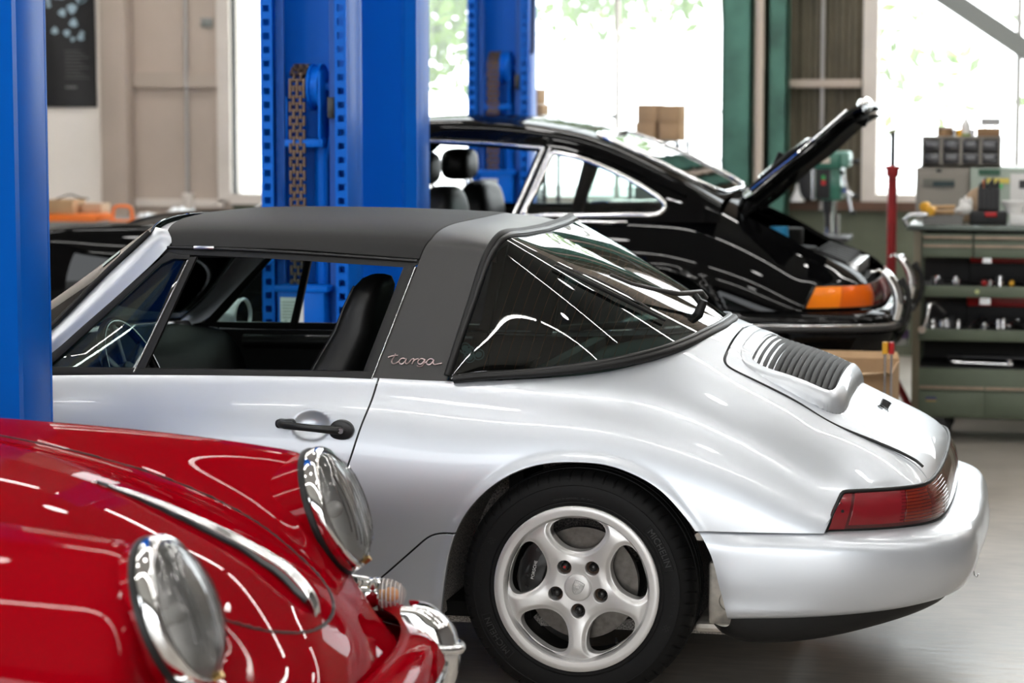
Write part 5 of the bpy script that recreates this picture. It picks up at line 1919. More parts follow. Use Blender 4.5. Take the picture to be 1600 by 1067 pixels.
def lampd(t):
    d = t.A[:, :3] - LC
    return np.where(d @ LN > -.16, np.hypot(d[:, 1], d @ LU), 1.)


rb_ = rb_.clip(lambda t: .128 - lampd(t))
rb_ = rb_.clip(lambda t: -np.where(t.y < -.45, np.minimum(sdf(rarch, t.x, t.z), sdf(rarch2, t.x, t.z)), 1))
rb_ = rb_.clip(lambda t: -np.where(t.z > .80, sdf(rcab, t.x, -t.y), 1))
rd = lambda t: np.where(t.z > .3, sdf(hood_poly, t.x, t.y), 1.)
rhood = rb_.clip(lambda t: rd(t) + .0028)
rrest = rb_.clip(lambda t: .0028 - rd(t))
rrest.flange(.02).both().build('body_shell', RP, red)
hood_o = rhood.flange(.016).both().build('hood', RP, red)
TM.grid(gblur(Gr, 3, 2)[::3, ::3]).clip(lambda t: .122 - lampd(t)).clip(lambda t: -np.where(t.y < -.45, np.minimum(sdf(rarch, t.x, t.z), sdf(rarch2, t.x, t.z)), 1)).clip(lambda t: -np.where(t.z > .80, sdf(rcab, t.x, -t.y), 1)).offset(-.018).both().build('inner_shell', MATS['red_inner'], red)


def zred(a, b):
    i = int(np.argmin(np.abs(Gr[:, -1, 0] - a)))
    return float(np.interp(-abs(b), Gr[i, 65:, 1], Gr[i, 65:, 2]))


# dark seal in the hood gap, its black standing in for the shade there
_hs = curve(hood_poly[:-2], 120, lin=True)
for s in (1, -1):
    MB().tube([(a, b * s, zred(a, b) - .0015) for a, b in _hs if a > -.75], .0036, 6).build('hood_seal_shade', MATS['black_rubber'], red, 60)


# ---- headlamps
def headlamp(s):
    h = empty('headlamp', parent=red)
    q = Matrix.Translation((LC[0], LC[1] * s, LC[2])) @ Matrix.Rotation(R(-21), 4, 'Y') @ Matrix.Scale(1.16, 4)
    # local x forward along the lamp axis
    MB().lathe([(.119, -.020), (.1218, -.012), (.1228, -.004), (.1220, .004), (.1195, .010), (.1155, .0145), (.1115, .015), (.1095, .012), (.1095, .006), (.108, -.01)], axis='x', n=64).xf(q).build('lamp_ring', CH, h, 50)
    MB().lathe([(.1195, -.016), (.1215, -.05), (.122, -.10)], axis='x', n=64).xf(q).build('lamp_bucket', RP, h, 60)
    MB().lathe([(.120, -.024), (.1245, -.022), (.1255, -.014), (.1228, -.010)], axis='x', n=64).xf(q).build('lamp_gasket', MATS['black_rubber'], h, 50)
    pr_ = [(.1092, .010)] + [(.1092 * math.cos(t), .010 + .034 * math.sin(t)) for t in np.linspace(.12, math.pi / 2, 12)]
    MB().lathe(pr_, axis='x', n=48).xf(q).build('lamp_lens', glass('lamp_glass'), h, 70, fix=True)
    pr_ = [(.108 * math.cos(t) ** .9 if t < 1.5 else .0, .006 - .075 * math.sin(t)) for t in np.linspace(0, math.pi / 2, 10)]
    MB().lathe(pr_, axis='x', n=40).xf(q).build('lamp_bowl', MATS['lamp_reflector_bowl'], h, 60)
    MB().cyl((-.055, 0, 0), (-.012, 0, 0), .018, .014).ell((-.008, 0, 0), (.02, .016, .016)).xf(q).build('lamp_bulb', M('bulb_glass', (.8, .8, .78), .1, 0, 1.), h, 60)
    # vertical flutes moulded on the inside of the lens
    m = MB()
    for k in range(11):
        y = -.075 + .015 * k
        hh = math.sqrt(max(.0, .088 ** 2 - y * y))
        m.tube([(.016 + .028 * math.sqrt(max(0, 1 - (y * y + z * z) / .1092 ** 2)), y, z) for z in np.linspace(-hh, hh, 9)], .0016, 5)
    m.xf(q).build('lens_flutes', glass('lamp_glass'), h, 60)
    MB().cyl((.012, 0, -.113), (.026, 0, -.109), .006, n=10).xf(q).build('ring_screw', M('brass', (.5, .33, .12), .3, 1.), h)


headlamp(1)
headlamp(-1)

# ---- hood handle: long tapering chrome strip, standing proud at the front
hh_ = []
for k, (a, w, h0) in enumerate(((-.340, .0015, .002), (-.29, .005, .007), (-.22, .009, .012), (-.14, .012, .016), (-.06, .0145, .021), (.01, .0165, .027), (.06, .018, .032), (.095, .019, .032), (.118, .019, .022), (.122, .016, .002))):
    z = zred(a, 0) + h0
    hh_.append([(a, -w, z - w * .30), (a, -w * .75, z + w * .05), (a + .002, 0, z + w * .28), (a, w * .75, z + w * .05), (a, w, z - w * .30)])
TM.grid(net(hh_, 70, 14)).solid(.004).build('hood_handle', CH, hood_o)
gk = []
for k, a in enumerate(np.linspace(-.33, .10, 20)):
    z = zred(a, 0)
    w = np.interp(a, [-.33, -.2, .10], [.003, .010, .017])
    gk.append([(a, -w, z + .001), (a, -w, z + .006), (a, w, z + .006), (a, w, z + .001)])
MB().grid(np.array(gk)).build('handle_gasket', MATS['black_rubber'], hood_o)

# ---- indicators under the headlamps
for s in (-1, 1):
    ind = empty('front_indicator', parent=red)
    q = Matrix.Translation((.062, s * .615, .505)) @ Matrix.Rotation(R(s * 6), 4, 'Z')
    MB().lathe([(.046, -.055), (.044, -.02), (.039, .008), (.036, .018), (.038, .024), (.038, .034), (.034, .038), (.0, .038)], axis='x', n=40).xf(q).build('indicator_base', CH, ind, 40)
    pr_ = []
    for k in range(13):
        w = k / 12
        r = .0345 * math.sqrt(max(0, 1 - w ** 2.2))
        pr_.append((max(r + (.0013 if k % 2 else 0), .0005), .037 + .058 * w))
    MB().lathe(pr_, axis='x', n=36).xf(q).build('indicator_lens', MATS['indicator_glass'], ind, 25)
    for k in range(5):
        w = .12 + .16 * k
        r = .0350 * math.sqrt(max(0, 1 - w ** 2.2))
        MB().tube([(.037 + .058 * w, r * math.cos(t), r * math.sin(t)) for t in np.linspace(0, 2 * math.pi, 24, endpoint=False)], .0013, 5, closed=True).xf(q).build('lens_rib', M('rib_clear', (.8, .78, .74), .2, 0, .6), ind, 60)
    MB().ell((.060, 0, 0), (.020, .017, .017)).cyl((.036, 0, 0), (.05, 0, 0), .011).xf(q).build('indicator_bulb', MATS['bulb_amber'], ind, 60)

# ---- front bumper with chrome overriders
bp = curve([(.318, 0), (.312, .2), (.288, .38), (.235, .55), (.14, .69), (.0, .79), (-.18, .85)], 40)
for s in (-1, 1):
    pass
full = np.concatenate([np.stack([bp[::-1, 0], -bp[::-1, 1]], 1), bp[1:]])
tg_ = np.gradient(full, axis=0)
nx = np.stack([tg_[:, 1], -tg_[:, 0]], 1)
nx /= np.linalg.norm(nx, axis=1, keepdims=True)
prof_ = [(-.085, .475), (-.060, .480), (-.030, .474), (-.008, .458), (.004, .432), (.004, .405), (-.006, .380), (-.025, .362), (-.05, .355)]
Gbp = np.array([[(p[0] + n_[0] * o_, p[1] + n_[1] * o_, z) for o_, z in prof_] for p, n_ in zip(full, nx)])
TM.grid(net(Gbp[::4], 160, 40)).solid(.004).build('front_bumper', RP, red)
MB().tube([(p[0] + n_[0] * .006, p[1] + n_[1] * .006, .418) for p, n_ in zip(full, nx)], .011, 8).build('bumper_trim', CH, red, 60)
for s in (-1, 1):
    ov = []
    yc = .385 * s
    xb = .262
    for z, x0, x1, hw_ in ((.315, .0, .030, .040), (.37, .0, .052, .048), (.41, -.01, .062, .050), (.45, -.02, .060, .050), (.49, -.035, .048, .049), (.515, -.05, .025, .045), (.532, -.055, .0, .040), (.538, -.05, -.025, .030)):
        ov.append([(xb + x0 + (x1 - x0) * max(0, math.cos(t)) ** .6, yc + hw_ * math.copysign(abs(math.sin(t)) ** .7, math.sin(t)), z) for t in np.linspace(-math.pi / 2, math.pi / 2, 15)])
    MB().grid(net(ov, 30, 30)).build('bumper_overrider', CH, red, 60)
    rim = [(xb + .066, yc - .004, z) for z in (.345,)]
    MB().tube(curve([(xb - .05, yc - .05, .465), (xb + .03, yc - .052, .452), (xb + .066, yc, .445), (xb + .03, yc + .052, .452), (xb - .05, yc + .05, .465)], 30), .010, 8).build('overrider_bead', CH, red, 60)
    MB().box((.10, yc - .02, .39), (.27, yc + .02, .43)).build('bumper_bracket', MATS['red_inner'], red)
# ---- rest of the car beyond the frame: cabin, wheels
HS = []
for x, zg_, zc_ in ((-1.22, .93, .96), (-1.32, 1.08, 1.14), (-1.45, 1.17, 1.245), (-1.75, 1.19, 1.285), (-2.05, 1.165, 1.265), (-2.35, 1.08, 1.17), (-2.6, .97, 1.03), (-2.72, .92, .95)):
    z = [.86, .86 + (zg_ - .86) * .5, zg_, zg_ + (zc_ - zg_) * .6, zg_ + (zc_ - zg_) * .93, zc_]
    y = [.64, .64 - .30 * (z[1] - .86), .64 - .30 * (zg_ - .86), .64 - .30 * (zg_ - .86) - .06, .30, 0]
    HS.append([(x, -a, b) for a, b in zip(y, z)])
rh = TM.grid(net(HS, 90, 50), flip=True)
rwp = np.array([(-1.36, .92), (-1.46, 1.10), (-1.6, 1.16), (-2.0, 1.14), (-2.3, 1.03), (-2.45, .92)])
rsd = lambda t: np.where((t.y < -.4), sdf(rwp, t.x, t.z), 1.)
rws = lambda t: np.where((t.x > -1.47) & (np.abs(t.y) < .50), np.abs(t.x + 1.345) - .085, 1.)
rh.clip(lambda t: -rsd(t)).clip(lambda t: -rws(t)).flange(.015).both().build('roof_shell', RP, red)
rh.clip(rsd).offset(-.005).pair('side_window', glass('side_glass'), red)
rh.clip(rws).offset(-.005).both().build('windshield', glass('side_glass'), red)
for nm, x, s in (('front_wheel', -.62, -1), ('front_wheel', -.62, 1), ('rear_wheel', -2.72, -1), ('rear_wheel', -2.72, 1)):
    w = empty(nm, (x, .655 * s, .32), 0 if s < 0 else math.pi, red)
    MB().lathe([(.19, -.07), (.21, -.078), (.25, -.085), (.29, -.08), (.315, -.06), (.32, 0), (.315, .06), (.29, .08), (.25, .085), (.21, .078)], n=60).build('tyre', MATS['tyre_rubber'], w, 40)
    MB().lathe([(.0, -.085), (.06, -.083), (.095, -.07), (.10, -.055), (.15, -.05), (.185, -.06), (.20, -.075), (.205, -.07), (.20, .06)], n=48).build('wheel_disc', MATS['satin_metal'], w, 40)
MB().box((-3.3, -.55, .2), (.05, .55, .23)).build('floor_pan', MATS['underbody'], red)
# ================================================================ workshop things
M('cart_green', (.11, .135, .092), .5, noise=(6, .12))
M('cart_dark', (.012, .012, .013), .6)
M('drawer_lip', (.36, .27, .20), .5, noise=(20, .2))
M('tool_chrome', (.75, .75, .76), .16, 1.0)
M('tool_dark', (.04, .04, .042), .4, .6)
M('red_plastic', (.45, .01, .012), .35)
M('cardboard', (.42, .27, .145), .8, noise=(12, .1))
M('cardboard_dark', (.27, .165, .085), .85)
M('cabinet_grey', (.235, .215, .185), .5)
M('cabinet_pale', (.36, .42, .36), .5)
M('drawer_smoke', (.05, .05, .055), .2, 0, .6)
M('drill_green', (.035, .15, .105), .4, 0, .3)
M('stand_red', (.28, .012, .014), .45, noise=(12, .2))
M('white_plastic', (.78, .77, .75), .45)
M('orange_plastic', (.85, .19, .02), .4)
M('wood', (.42, .26, .12), .6, noise=(20, .2))
M('yellow_grip', (.80, .42, .03), .45)
M('lime_green', (.22, .32, .06), .5)
M('rag_tan', (.46, .33, .22), .9)
M('bench_grey', (.20, .20, .19), .6)


def at(o, loc, rz=0.):
    o.location = loc
    o.rotation_euler = (0, 0, rz)
    return o


# ---- tool trolley
X0, X1, Y0, Y1 = .572, 1.42, 4.43, 4.90
tc = thing('tool_trolley', 'green steel tool trolley with open trays and lower drawers on castors', 'trolley', (0, 0, 0))
CG = MATS['cart_green']
for x in (X0, X1 - .035):
    for y in (Y0, Y1 - .035):
        MB().box((x, y, .125), (x + .035, y + .035, 1.0)).build('corner_post', M('post_tan', (.17, .145, .095), .5) if y == Y0 and x == X0 else CG, tc, 30, .003)
MB().box((X0 - .03, Y0 - .02, .985), (X1 + .03, Y1 + .02, 1.008)).build('top_shelf', M('top_grey', (.10, .12, .105), .3, .4), tc, 30, .004)
MB().tube([(X0 - .03, Y0 + .06, 1.0), (X0 - .045, Y0 + .06, 1.03), (X0 - .02, Y0 + .06, 1.052), (X0 + .06, Y0 + .06, 1.055)], .012, 8).build('push_handle', MATS['tool_chrome'], tc, 60)
for k, (z0, z1) in enumerate(((.955, .972), (.915, .94))):
    for i, (a, b) in enumerate(((X0 + .04, X0 + .27), (X0 + .275, X1 - .04))):
        d = MB().box((a, Y0 - .006, z0 - .012), (b, Y0 + .02, z1)).build('shallow_drawer', CG, tc, 30, .002)
        MB().box((a + .004, Y0 - .012, z0 - .006), (b - .004, Y0 - .005, z0 + .006)).build('drawer_lip', MATS['drawer_lip'], d)
for i, (a, b) in enumerate(((X0 + .04, X0 + .27), (X0 + .275, X1 - .04))):
    MB().box((a, Y0 - .008, .862), (b, Y0 + .03, .905)).build('shallow_drawer', CG, tc, 30, .003)
for z0, z1 in ((.678, .730), (.475, .528)):
    sh_ = MB().box((X0 + .03, Y0 - .005, z0), (X1 - .03, Y0 + .012, z1)).build('tray_front', CG, tc, 30, .003)
    MB().box((X0 + .03, Y0 + .012, z1 - .02), (X1 - .03, Y1 - .03, z1 - .008)).box((X0 + .03, Y1 - .04, z1 - .02), (X1 - .03, Y1 - .03, z1 + .09)).build('tray', MATS['cart_dark'], tc)
MB().box((X0 + .03, Y1 - .03, .12), (X1 - .03, Y1 - .02, .98)).build('back_panel', M('panel_dark', (.03, .028, .025), .7), tc)
for x in (X0, X1 - .012):
    MB().box((x + .008, Y0 + .03, .13), (x + .012, Y1 - .03, .53)).build('side_panel', CG, tc)
MB().box((X0 + .03, Y0 + .0, .115), (X1 - .03, Y1 - .03, .345)).build('drawer_case', CG, tc, 30, .004)
MB().box((X0 + .03, Y0 + .012, .34), (X1 - .03, Y1 - .03, .350)).build('case_top', MATS['cart_dark'], tc)
for a, b in ((X0 + .038, .905), (.912, X1 - .038)):
    d = MB().box((a, Y0 - .010, .128), (b, Y0 + .01, .235)).build('deep_drawer', CG, tc, 30, .003)
    MB().box((a, Y0 - .012, .250), (b, Y0 - .002, .262)).build('drawer_lip', MATS['drawer_lip'], d)
st = MB().box((.640, Y0 - .0115, .199), (.688, Y0 - .0095, .211)).build('drawer_sticker', M('sticker_navy', (.03, .05, .16), .5), tc)
MB().box((.640, Y0 - .0115, .190), (.688, Y0 - .0095, .199)).build('drawer_sticker', M('sticker_gold', (.35, .25, .08), .5), tc)
MB().cyl((.865, Y0 - .010, .705), (.865, Y0 - .002, .705), .010, n=16).build('tray_sticker', M('sticker_lime', (.50, .55, .25), .5), tc)
for x in (X0 + .13, X1 - .13):
    for y in (Y0 + .06, Y1 - .08):
        c = empty('castor', parent=tc)
        MB().lathe([(.0, -.018), (.048, -.018), (.056, -.012), (.056, .012), (.048, .018), (.0, .018)], o=(x, y, .056), n=28).build('castor_wheel', MATS['black_rubber'], c)
        MB().box((x - .022, y - .026, .05), (x + .022, y - .020, .12)).box((x - .022, y + .020, .05), (x + .022, y + .026, .12)).box((x - .035, y - .035, .108), (x + .035, y + .035, .118)).build('castor_fork', MATS['tool_dark'], c)

# tools lying in the trays: each its own thing
random.seed(21)
sock = None
n_ = 0
for row, (zt, labs) in enumerate(((.724, 'chrome socket standing in the upper tray of the green trolley'), (.522, 'chrome socket standing in the lower tray of the green trolley'))):
    for k in range(11):
        x = .660 + random.random() * .13 + (.0 if k < 7 else .20)
        y = Y0 + .04 + random.random() * .10
        h, r = random.uniform(.03, .055), random.uniform(.010, .016)
        o = MB().lathe([(.0, 0), (r, 0), (r, h * .5), (r * .9, h * .55), (r * .9, h), (r * .6, h), (r * .6, h * .6), (.0, h * .6)], axis='z', n=14).build('socket', MATS['tool_chrome'] if random.random() < .65 else MATS['tool_dark'])
        at(o, (x, y, zt))
        tag(o, labs, 'socket', 'sockets in the %s tray' % ('upper' if row == 0 else 'lower'))


def spanner(L, mat):
    m = MB().bar((-L / 2, 0, .006), (L / 2, 0, .006), .012, .006)
    for s in (-1, 1):
        m.lathe([(.010, .001), (.018, .001), (.018, .011), (.010, .011), (.010, .001)], o=(s * L / 2, 0, 0), axis='z', n=16)
    return m.build('spanner', mat)


for k in range(6):
    o = spanner(random.uniform(.14, .22), MATS['tool_chrome'] if k % 3 else MATS['tool_dark'])
    at(o, (.86 + .085 * k, Y0 + .14 + .02 * (k % 2), .545), 0)
    o.rotation_euler = (0, R(-6), R(66 + random.uniform(-10, 10)))
    tag(o, 'ring spanner lying among others in the lower tray of the trolley', 'spanner', 'spanners in the lower tray')
for k, (x, c) in enumerate(((.895, 'red_plastic'), (.925, 'red_plastic'), (1.02, 'yellow_grip'))):
    o = thing('screwdriver', ['screwdriver with a round red handle, left one in the upper tray', 'screwdriver with a round red handle, right one in the upper tray', 'screwdriver with a yellow handle in the upper trolley tray'][k], 'screwdriver', (x, Y0 + .05, .740), 0, 'screwdrivers in the upper tray')
    MB().lathe([(.0, 0), (.012, .004), (.015, .03), (.013, .08), (.009, .095), (.0, .095)], n=16).build('handle', MATS[c], o)
    MB().cyl((0, .095, 0), (0, .24, 0), .003, n=8).build('blade', MATS['tool_chrome'], o)
o = thing('torque_wrench', 'long chrome torque wrench lying on the shelf above the trolley drawers', 'wrench', (.80, Y0 + .06, .368))
MB().cyl((0, 0, 0), (.20, .0, -.004), .010).build('wrench_shaft', MATS['tool_chrome'], o)
MB().cyl((-.05, 0, .002), (.0, 0, 0), .014).build('wrench_grip', MATS['tool_chrome'], o, 30, .002)
MB().cyl((.215, 0, -.010), (.215, 0, .018), .017).cyl((.20, 0, -.004), (.23, 0, -.004), .014).build('ratchet_head', MATS['tool_chrome'], o)
o = thing('torque_wrench', 'long black torque wrench behind the chrome one on the trolley shelf', 'wrench', (.80, Y0 + .16, .372))
MB().cyl((0, 0, .012), (.34, .0, .012), .013).build('wrench_shaft', MATS['tool_dark'], o)
MB().cyl((-.07, 0, .012), (.0, 0, .012), .020).build('wrench_grip', MATS['cart_dark'], o)
o = thing('tool_case', 'long red tool case lying at the back of the middle tray', 'case', (.81, Y1 - .17, .522))
MB().box((0, 0, .09), (.42, .09, .15)).build('case_body', MATS['red_plastic'], o, 30, .006)
MB().box((0, 0, 0), (.42, .09, .09)).build('case_base', MATS['cart_dark'], o, 30, .004)
MB().box((.06, -.012, .10), (.11, 0, .13)).build('case_clasp', MATS['tool_chrome'], o)
MB().box((.30, -.012, .10), (.35, 0, .13)).build('case_clasp', MATS['tool_chrome'], o)
o = thing('tool_case', 'narrow red tool case at the back of the upper tray', 'case', (.82, Y1 - .15, .722))
MB().box((0, 0, .095), (.50, .08, .122)).build('case_body', MATS['red_plastic'], o, 30, .005)
MB().box((0, 0, 0), (.50, .08, .095)).build('case_base', MATS['cart_dark'], o, 30, .004)
MB().box((.06, -.010, .095), (.10, 0, .12)).build('case_clasp', MATS['tool_chrome'], o)
o = thing('hook_wrench', 'chrome angled wrench standing at the left end of the lower tray', 'wrench', (.618, Y0 - .015, .520))
MB().tube([(0, 0, 0), (.02, .0, .06), (.035, .0, .125), (.05, .03, .13), (.10, .09, .075)], .009, 8).build('wrench_bar', MATS['tool_chrome'], o, 60)
MB().cyl((0, -.012, .005), (0, .012, .005), .018, n=12).build('wrench_head', MATS['tool_chrome'], o)

# ---- on top of the trolley
ZT = 1.009
o = thing('parts_tray', 'shallow grey steel parts tray on the left of the trolley top', 'tray', (.70, Y0 + .14, ZT))
MB().prism([(-.085, 0), (.085, 0), (.095, .042), (.088, .042), (.080, .006), (-.080, .006), (-.088, .042), (-.095, .042)], -.06, .06).build('tray_pan', M('tray_grey', (.16, .155, .145), .45, .4), o)
MB().box((-.09, -.066, 0), (.09, -.060, .040)).build('tray_wall', MATS['tray_grey'], o)
MB().box((-.09, .060, 0), (.09, .066, .040)).build('tray_wall', MATS['tray_grey'], o)
for k, (lab, a, b, z) in enumerate((('wooden hammer with a yellow end lying across the parts tray', (-.085, .01), (.05, .04), .066), ('smaller hammer with a yellow end beneath the larger one', (-.055, -.035), (.05, -.045), .046))):
    o = thing('hammer', lab, 'hammer', (.70, Y0 + .14, ZT + z))
    MB().tube([(*a, .012), ((a[0] + b[0]) / 2, (a[1] + b[1]) / 2, .010), (*b, .012)], [.013, .010, .011], 10).build('hammer_handle', MATS['wood'], o, 60)
    MB().cyl((a[0] - .006, a[1] - .030, .014), (a[0] + .006, a[1] + .030, .014), .022, n=18).build('hammer_head', MATS['yellow_grip'], o, 30, .003)
o = thing('work_glove', 'crumpled off-white work glove on the parts tray', 'glove', (.80, Y0 + .13, ZT + .046))
MB().ell((0, 0, .025), (.034, .03, .028), 16, 10).ell((.02, .0, .052), (.014, .012, .028)).ell((.0, .008, .055), (.011, .012, .032)).ell((-.018, .0, .048), (.011, .012, .026)).ell((-.03, -.01, .02), (.02, .012, .012)).build('glove_body', MATS['white_plastic'], o, 60)
o = thing('tool_caddy', 'black plastic caddy packed with screwdrivers on the trolley', 'caddy', (.905, Y0 + .20, ZT + .062))
MB().box((-.050, -.035, 0), (.050, .035, .105)).build('caddy_body', MATS['cart_dark'], o, 30, .004)
for k in range(5):
    MB().box((-.045 + .02 * k, -.039, .01), (-.035 + .02 * k, -.035, .098)).build('caddy_rib', MATS['tool_dark'], o)
for k in range(11):
    x, y = -.042 + .0084 * k, -.02 + .02 * (k % 3)
    s = thing('screwdriver', 'dark-handled screwdriver standing in the black caddy' if k != 2 else 'orange-handled screwdriver standing in the black caddy', 'screwdriver', (.905 + x, Y0 + .20 + y, ZT + .14), 0, 'screwdrivers in the caddy')
    h = .045 + .03 * ((k * 5) % 4) / 3
    MB().lathe([(.0, h), (.005, h), (.0065, h * .6), (.005, .02), (.003, .0)], axis='z', n=10).build('handle', MATS['orange_plastic'] if k == 2 else MATS['tool_dark'], s)
    MB().cyl((0, 0, -.06), (0, 0, .005), .002, n=6).build('blade', MATS['tool_chrome'], s)
o = thing('tool_box', 'black plastic box with a red catch under the screwdriver caddy', 'box', (.905, Y0 + .20, ZT))
MB().box((-.085, -.065, 0), (.085, .065, .060)).build('box_body', MATS['cart_dark'], o, 30, .006)
MB().box((-.015, -.072, .036), (.040, -.064, .058)).build('box_catch', MATS['red_plastic'], o, 30, .004)
o = thing('rag_bundle', 'folded tan leather rag propped behind the screwdriver caddy', 'rag', (.845, Y0 + .33, ZT))
MB().prism([(-.07, 0), (.055, 0), (.06, .12), (.02, .175), (-.03, .15), (-.085, .07)], -.02, .02).build('rag_cloth', MATS['rag_tan'], o, 30, .014)
o = thing('paper_cup', 'white paper bowl stacked on the trolley top', 'bowl', (1.02, Y0 + .20, ZT + .048))
MB().lathe([(.0, 0), (.035, 0), (.040, .03), (.055, .045), (.058, .060), (.050, .060), (.036, .034), (.0, .01)], axis='z', n=24).build('bowl_shell', MATS['white_plastic'], o)
o = thing('white_carton', 'plain white carton at the right end of the trolley top', 'carton', (1.07, Y0 + .16, ZT))
MB().box((-.065, -.05, 0), (.10, .06, .046)).build('carton_body', MATS['white_plastic'], o, 30, .003)
o = thing('paper_sheet', 'white printed sheet standing against the cabinet above the trolley', 'paper', (1.06, Y0 + .36, ZT))
MB().box((-.06, 0, 0), (.09, .004, .23)).build('sheet', MATS['white_plastic'], o)
MB().box((-.02, -.003, .16), (.02, .0, .20)).build('sheet_print', MATS['tool_dark'], o)

# ---- cabinets and parts drawers
o = thing('steel_cabinet', 'grey steel cabinet with a dark slot handle behind the trolley', 'cabinet', (.53, 5.30, 0))
MB().box((0, 0, 0), (.26, .45, 1.25)).build('cabinet_body', MATS['cabinet_grey'], o, 30, .006)
MB().box((.012, -.014, .03), (.248, 0, 1.225)).build('cabinet_door', MATS['cabinet_grey'], o, 30, .004)
MB().box((.035, -.020, 1.155), (.19, -.014, 1.195)).build('door_plate', M('plate_grey', (.14, .14, .12), .5), o)
MB().box((.085, -.024, 1.160), (.19, -.018, 1.182)).build('door_slot', M('slot_teal', (.008, .03, .035), .4), o)
MB().box((.10, -.018, 1.228), (.125, -.01, 1.243)).build('door_catch', MATS['cart_dark'], o)
o = thing('steel_cabinet', 'pale green steel cabinet with bright stickers behind the trolley', 'cabinet', (.795, 5.30, 0))
MB().box((0, 0, 0), (.85, .45, 1.25)).build('cabinet_body', MATS['cabinet_pale'], o, 30, .006)
MB().box((.04, -.006, 1.215), (.145, 0, 1.243)).build('cabinet_plate', M('plate_green', (.03, .10, .06), .5), o)
MB().box((.07, -.005, 1.175), (.19, 0, 1.200)).build('cabinet_sticker', M('sticker_yellow', (.75, .60, .12), .5), o)
MB().box((.08, -.005, 1.150), (.16, 0, 1.172)).build('cabinet_sticker', M('sticker_green', (.15, .60, .22), .5), o)
o = thing('parts_organiser', 'beige parts organiser with eight smoked drawers on the grey cabinet', 'organiser', (.555, 5.32, 1.252))
BX = MATS['cabinet_grey']
MB().box((0, .0, 0), (.385, .012, .012)).box((0, 0, .142), (.385, .20, .152)).box((0, 0, 0), (.385, .20, .010)).box((0, 0, 0), (.010, .20, .15)).box((.375, 0, 0), (.385, .20, .15)).box((0, .19, 0), (.385, .20, .15)).build('organiser_shell', BX, o)
for k in range(3):
    MB().box((.096 * (k + 1) - .008, .0, .01), (.096 * (k + 1) + .008, .19, .142)).build('divider', BX, o)
for i in range(4):
    for j in range(2):
        x = .013 + .0935 * i
        d = MB().box((x, .004, .016 + .064 * j), (x + .078, .16, .070 + .064 * j)).build('smoked_drawer', MATS['drawer_smoke'], o, 30, .003)
        MB().box((x + .01, -.004, .040 + .064 * j), (x + .068, .004, .048 + .064 * j)).build('drawer_pull', M('smoke_light', (.10, .10, .11), .3), d)
ZD = 1.405
o = thing('cardboard_box', 'small round-topped brown carton on the parts organiser', 'box', (.665, 5.40, ZD))
MB().cyl((0, 0, 0), (0, 0, .038), .040, n=20).build('carton_body', MATS['cardboard_dark'], o)
MB().cyl((0, 0, .036), (0, 0, .046), .042, n=20).build('carton_lid', M('lid_pink', (.5, .40, .35), .6), o)
o = thing('spray_bottle', 'white bottle standing on the parts organiser', 'bottle', (.765, 5.41, ZD))
MB().lathe([(.0, 0), (.024, 0), (.025, .05), (.018, .07), (.010, .078), (.010, .09), (.0, .09)], axis='z', n=18).build('bottle_body', MATS['white_plastic'], o)
MB().lathe([(.0255, .0), (.0255, .012)], axis='z', n=18).build('bottle_band', MATS['lime_green'], o)
o = thing('cardboard_box', 'low wooden-brown tray box on the parts organiser', 'box', (.875, 5.40, ZD))
MB().box((-.055, -.05, 0), (.060, .05, .040)).build('box_body', MATS['cardboard_dark'], o, 30, .003)
o = thing('meter_box', 'small grey instrument box stacked on the brown tray box', 'instrument', (.885, 5.40, ZD + .041))
MB().box((-.045, -.04, .012), (.050, .04, .048)).build('meter_body', M('meter_grey', (.42, .42, .42), .4), o, 30, .004)
for e in (-.025, .025):
    MB().cyl((e, -.04, .010), (e, .03, .010), .010, n=12).build('meter_foot', MATS['tool_chrome'], o)
for k, x in enumerate((.712, .735, .80)):
    o = MB().lathe([(.0, 0), (.012, 0), (.012, .03), (.009, .034), (.0, .034)], axis='z', n=14).build('oil_vial', MATS['tool_chrome'] if k != 1 else MATS['yellow_grip'])
    at(o, (x, 5.38, ZD))
    tag(o, ['small shiny tin left of the white bottle on the organiser', 'small amber tin beside the white bottle on the organiser', 'small shiny tin right of the white bottle on the organiser'][k], 'tin', 'tins on the organiser')

# ---- bench drill on its stand
o = thing('drill_press', 'green pillar drill with black switch panel and three feed handles', 'drill', (0.0, 6.60, 0))
DG = MATS['drill_green']
MB().box((-.20, -.10, 0), (.16, .30, .06)).build('drill_base', DG, o, 30, .01)
MB().cyl((-.02, .14, .06), (-.02, .14, 1.22), .035).build('drill_column', MATS['tool_chrome'], o)
MB().cyl((.035, .0, .06), (.035, .0, .95), .016).build('column_rack', MATS['tool_chrome'], o)
MB().box((-.14, -.12, .80), (.10, .22, .83)).build('drill_table', MATS['tool_dark'], o, 30, .006)
MB().box((-.105, -.10, 1.205), (.055, .30, 1.295)).build('belt_cover', DG, o, 30, .016)
MB().box((.03, -.08, 1.21), (.10, .12, 1.300)).build('motor_cover', M('motor_green', (.12, .26, .21), .4), o, 30, .018)
MB().box((-.075, -.105, 1.235), (-.005, -.100, 1.268)).build('name_plate', M('plate_cream', (.55, .50, .42), .5), o)
MB().box((-.070, -.07, 1.03), (.055, .20, 1.21)).build('drill_head', DG, o, 30, .012)
MB().box((-.080, -.085, 1.04), (-.005, -.068, 1.205)).build('switch_panel', MATS['cart_dark'], o, 30, .004)
MB().box((-.050, -.092, 1.145), (-.030, -.084, 1.168)).build('start_button', M('btn_green', (.03, .30, .08), .4), o)
MB().box((-.050, -.092, 1.115), (-.030, -.084, 1.142)).build('stop_button', MATS['red_plastic'], o)
MB().cyl((-.095, -.04, 1.03), (-.095, -.04, 1.20), .014).build('depth_stop', MATS['tool_chrome'], o)
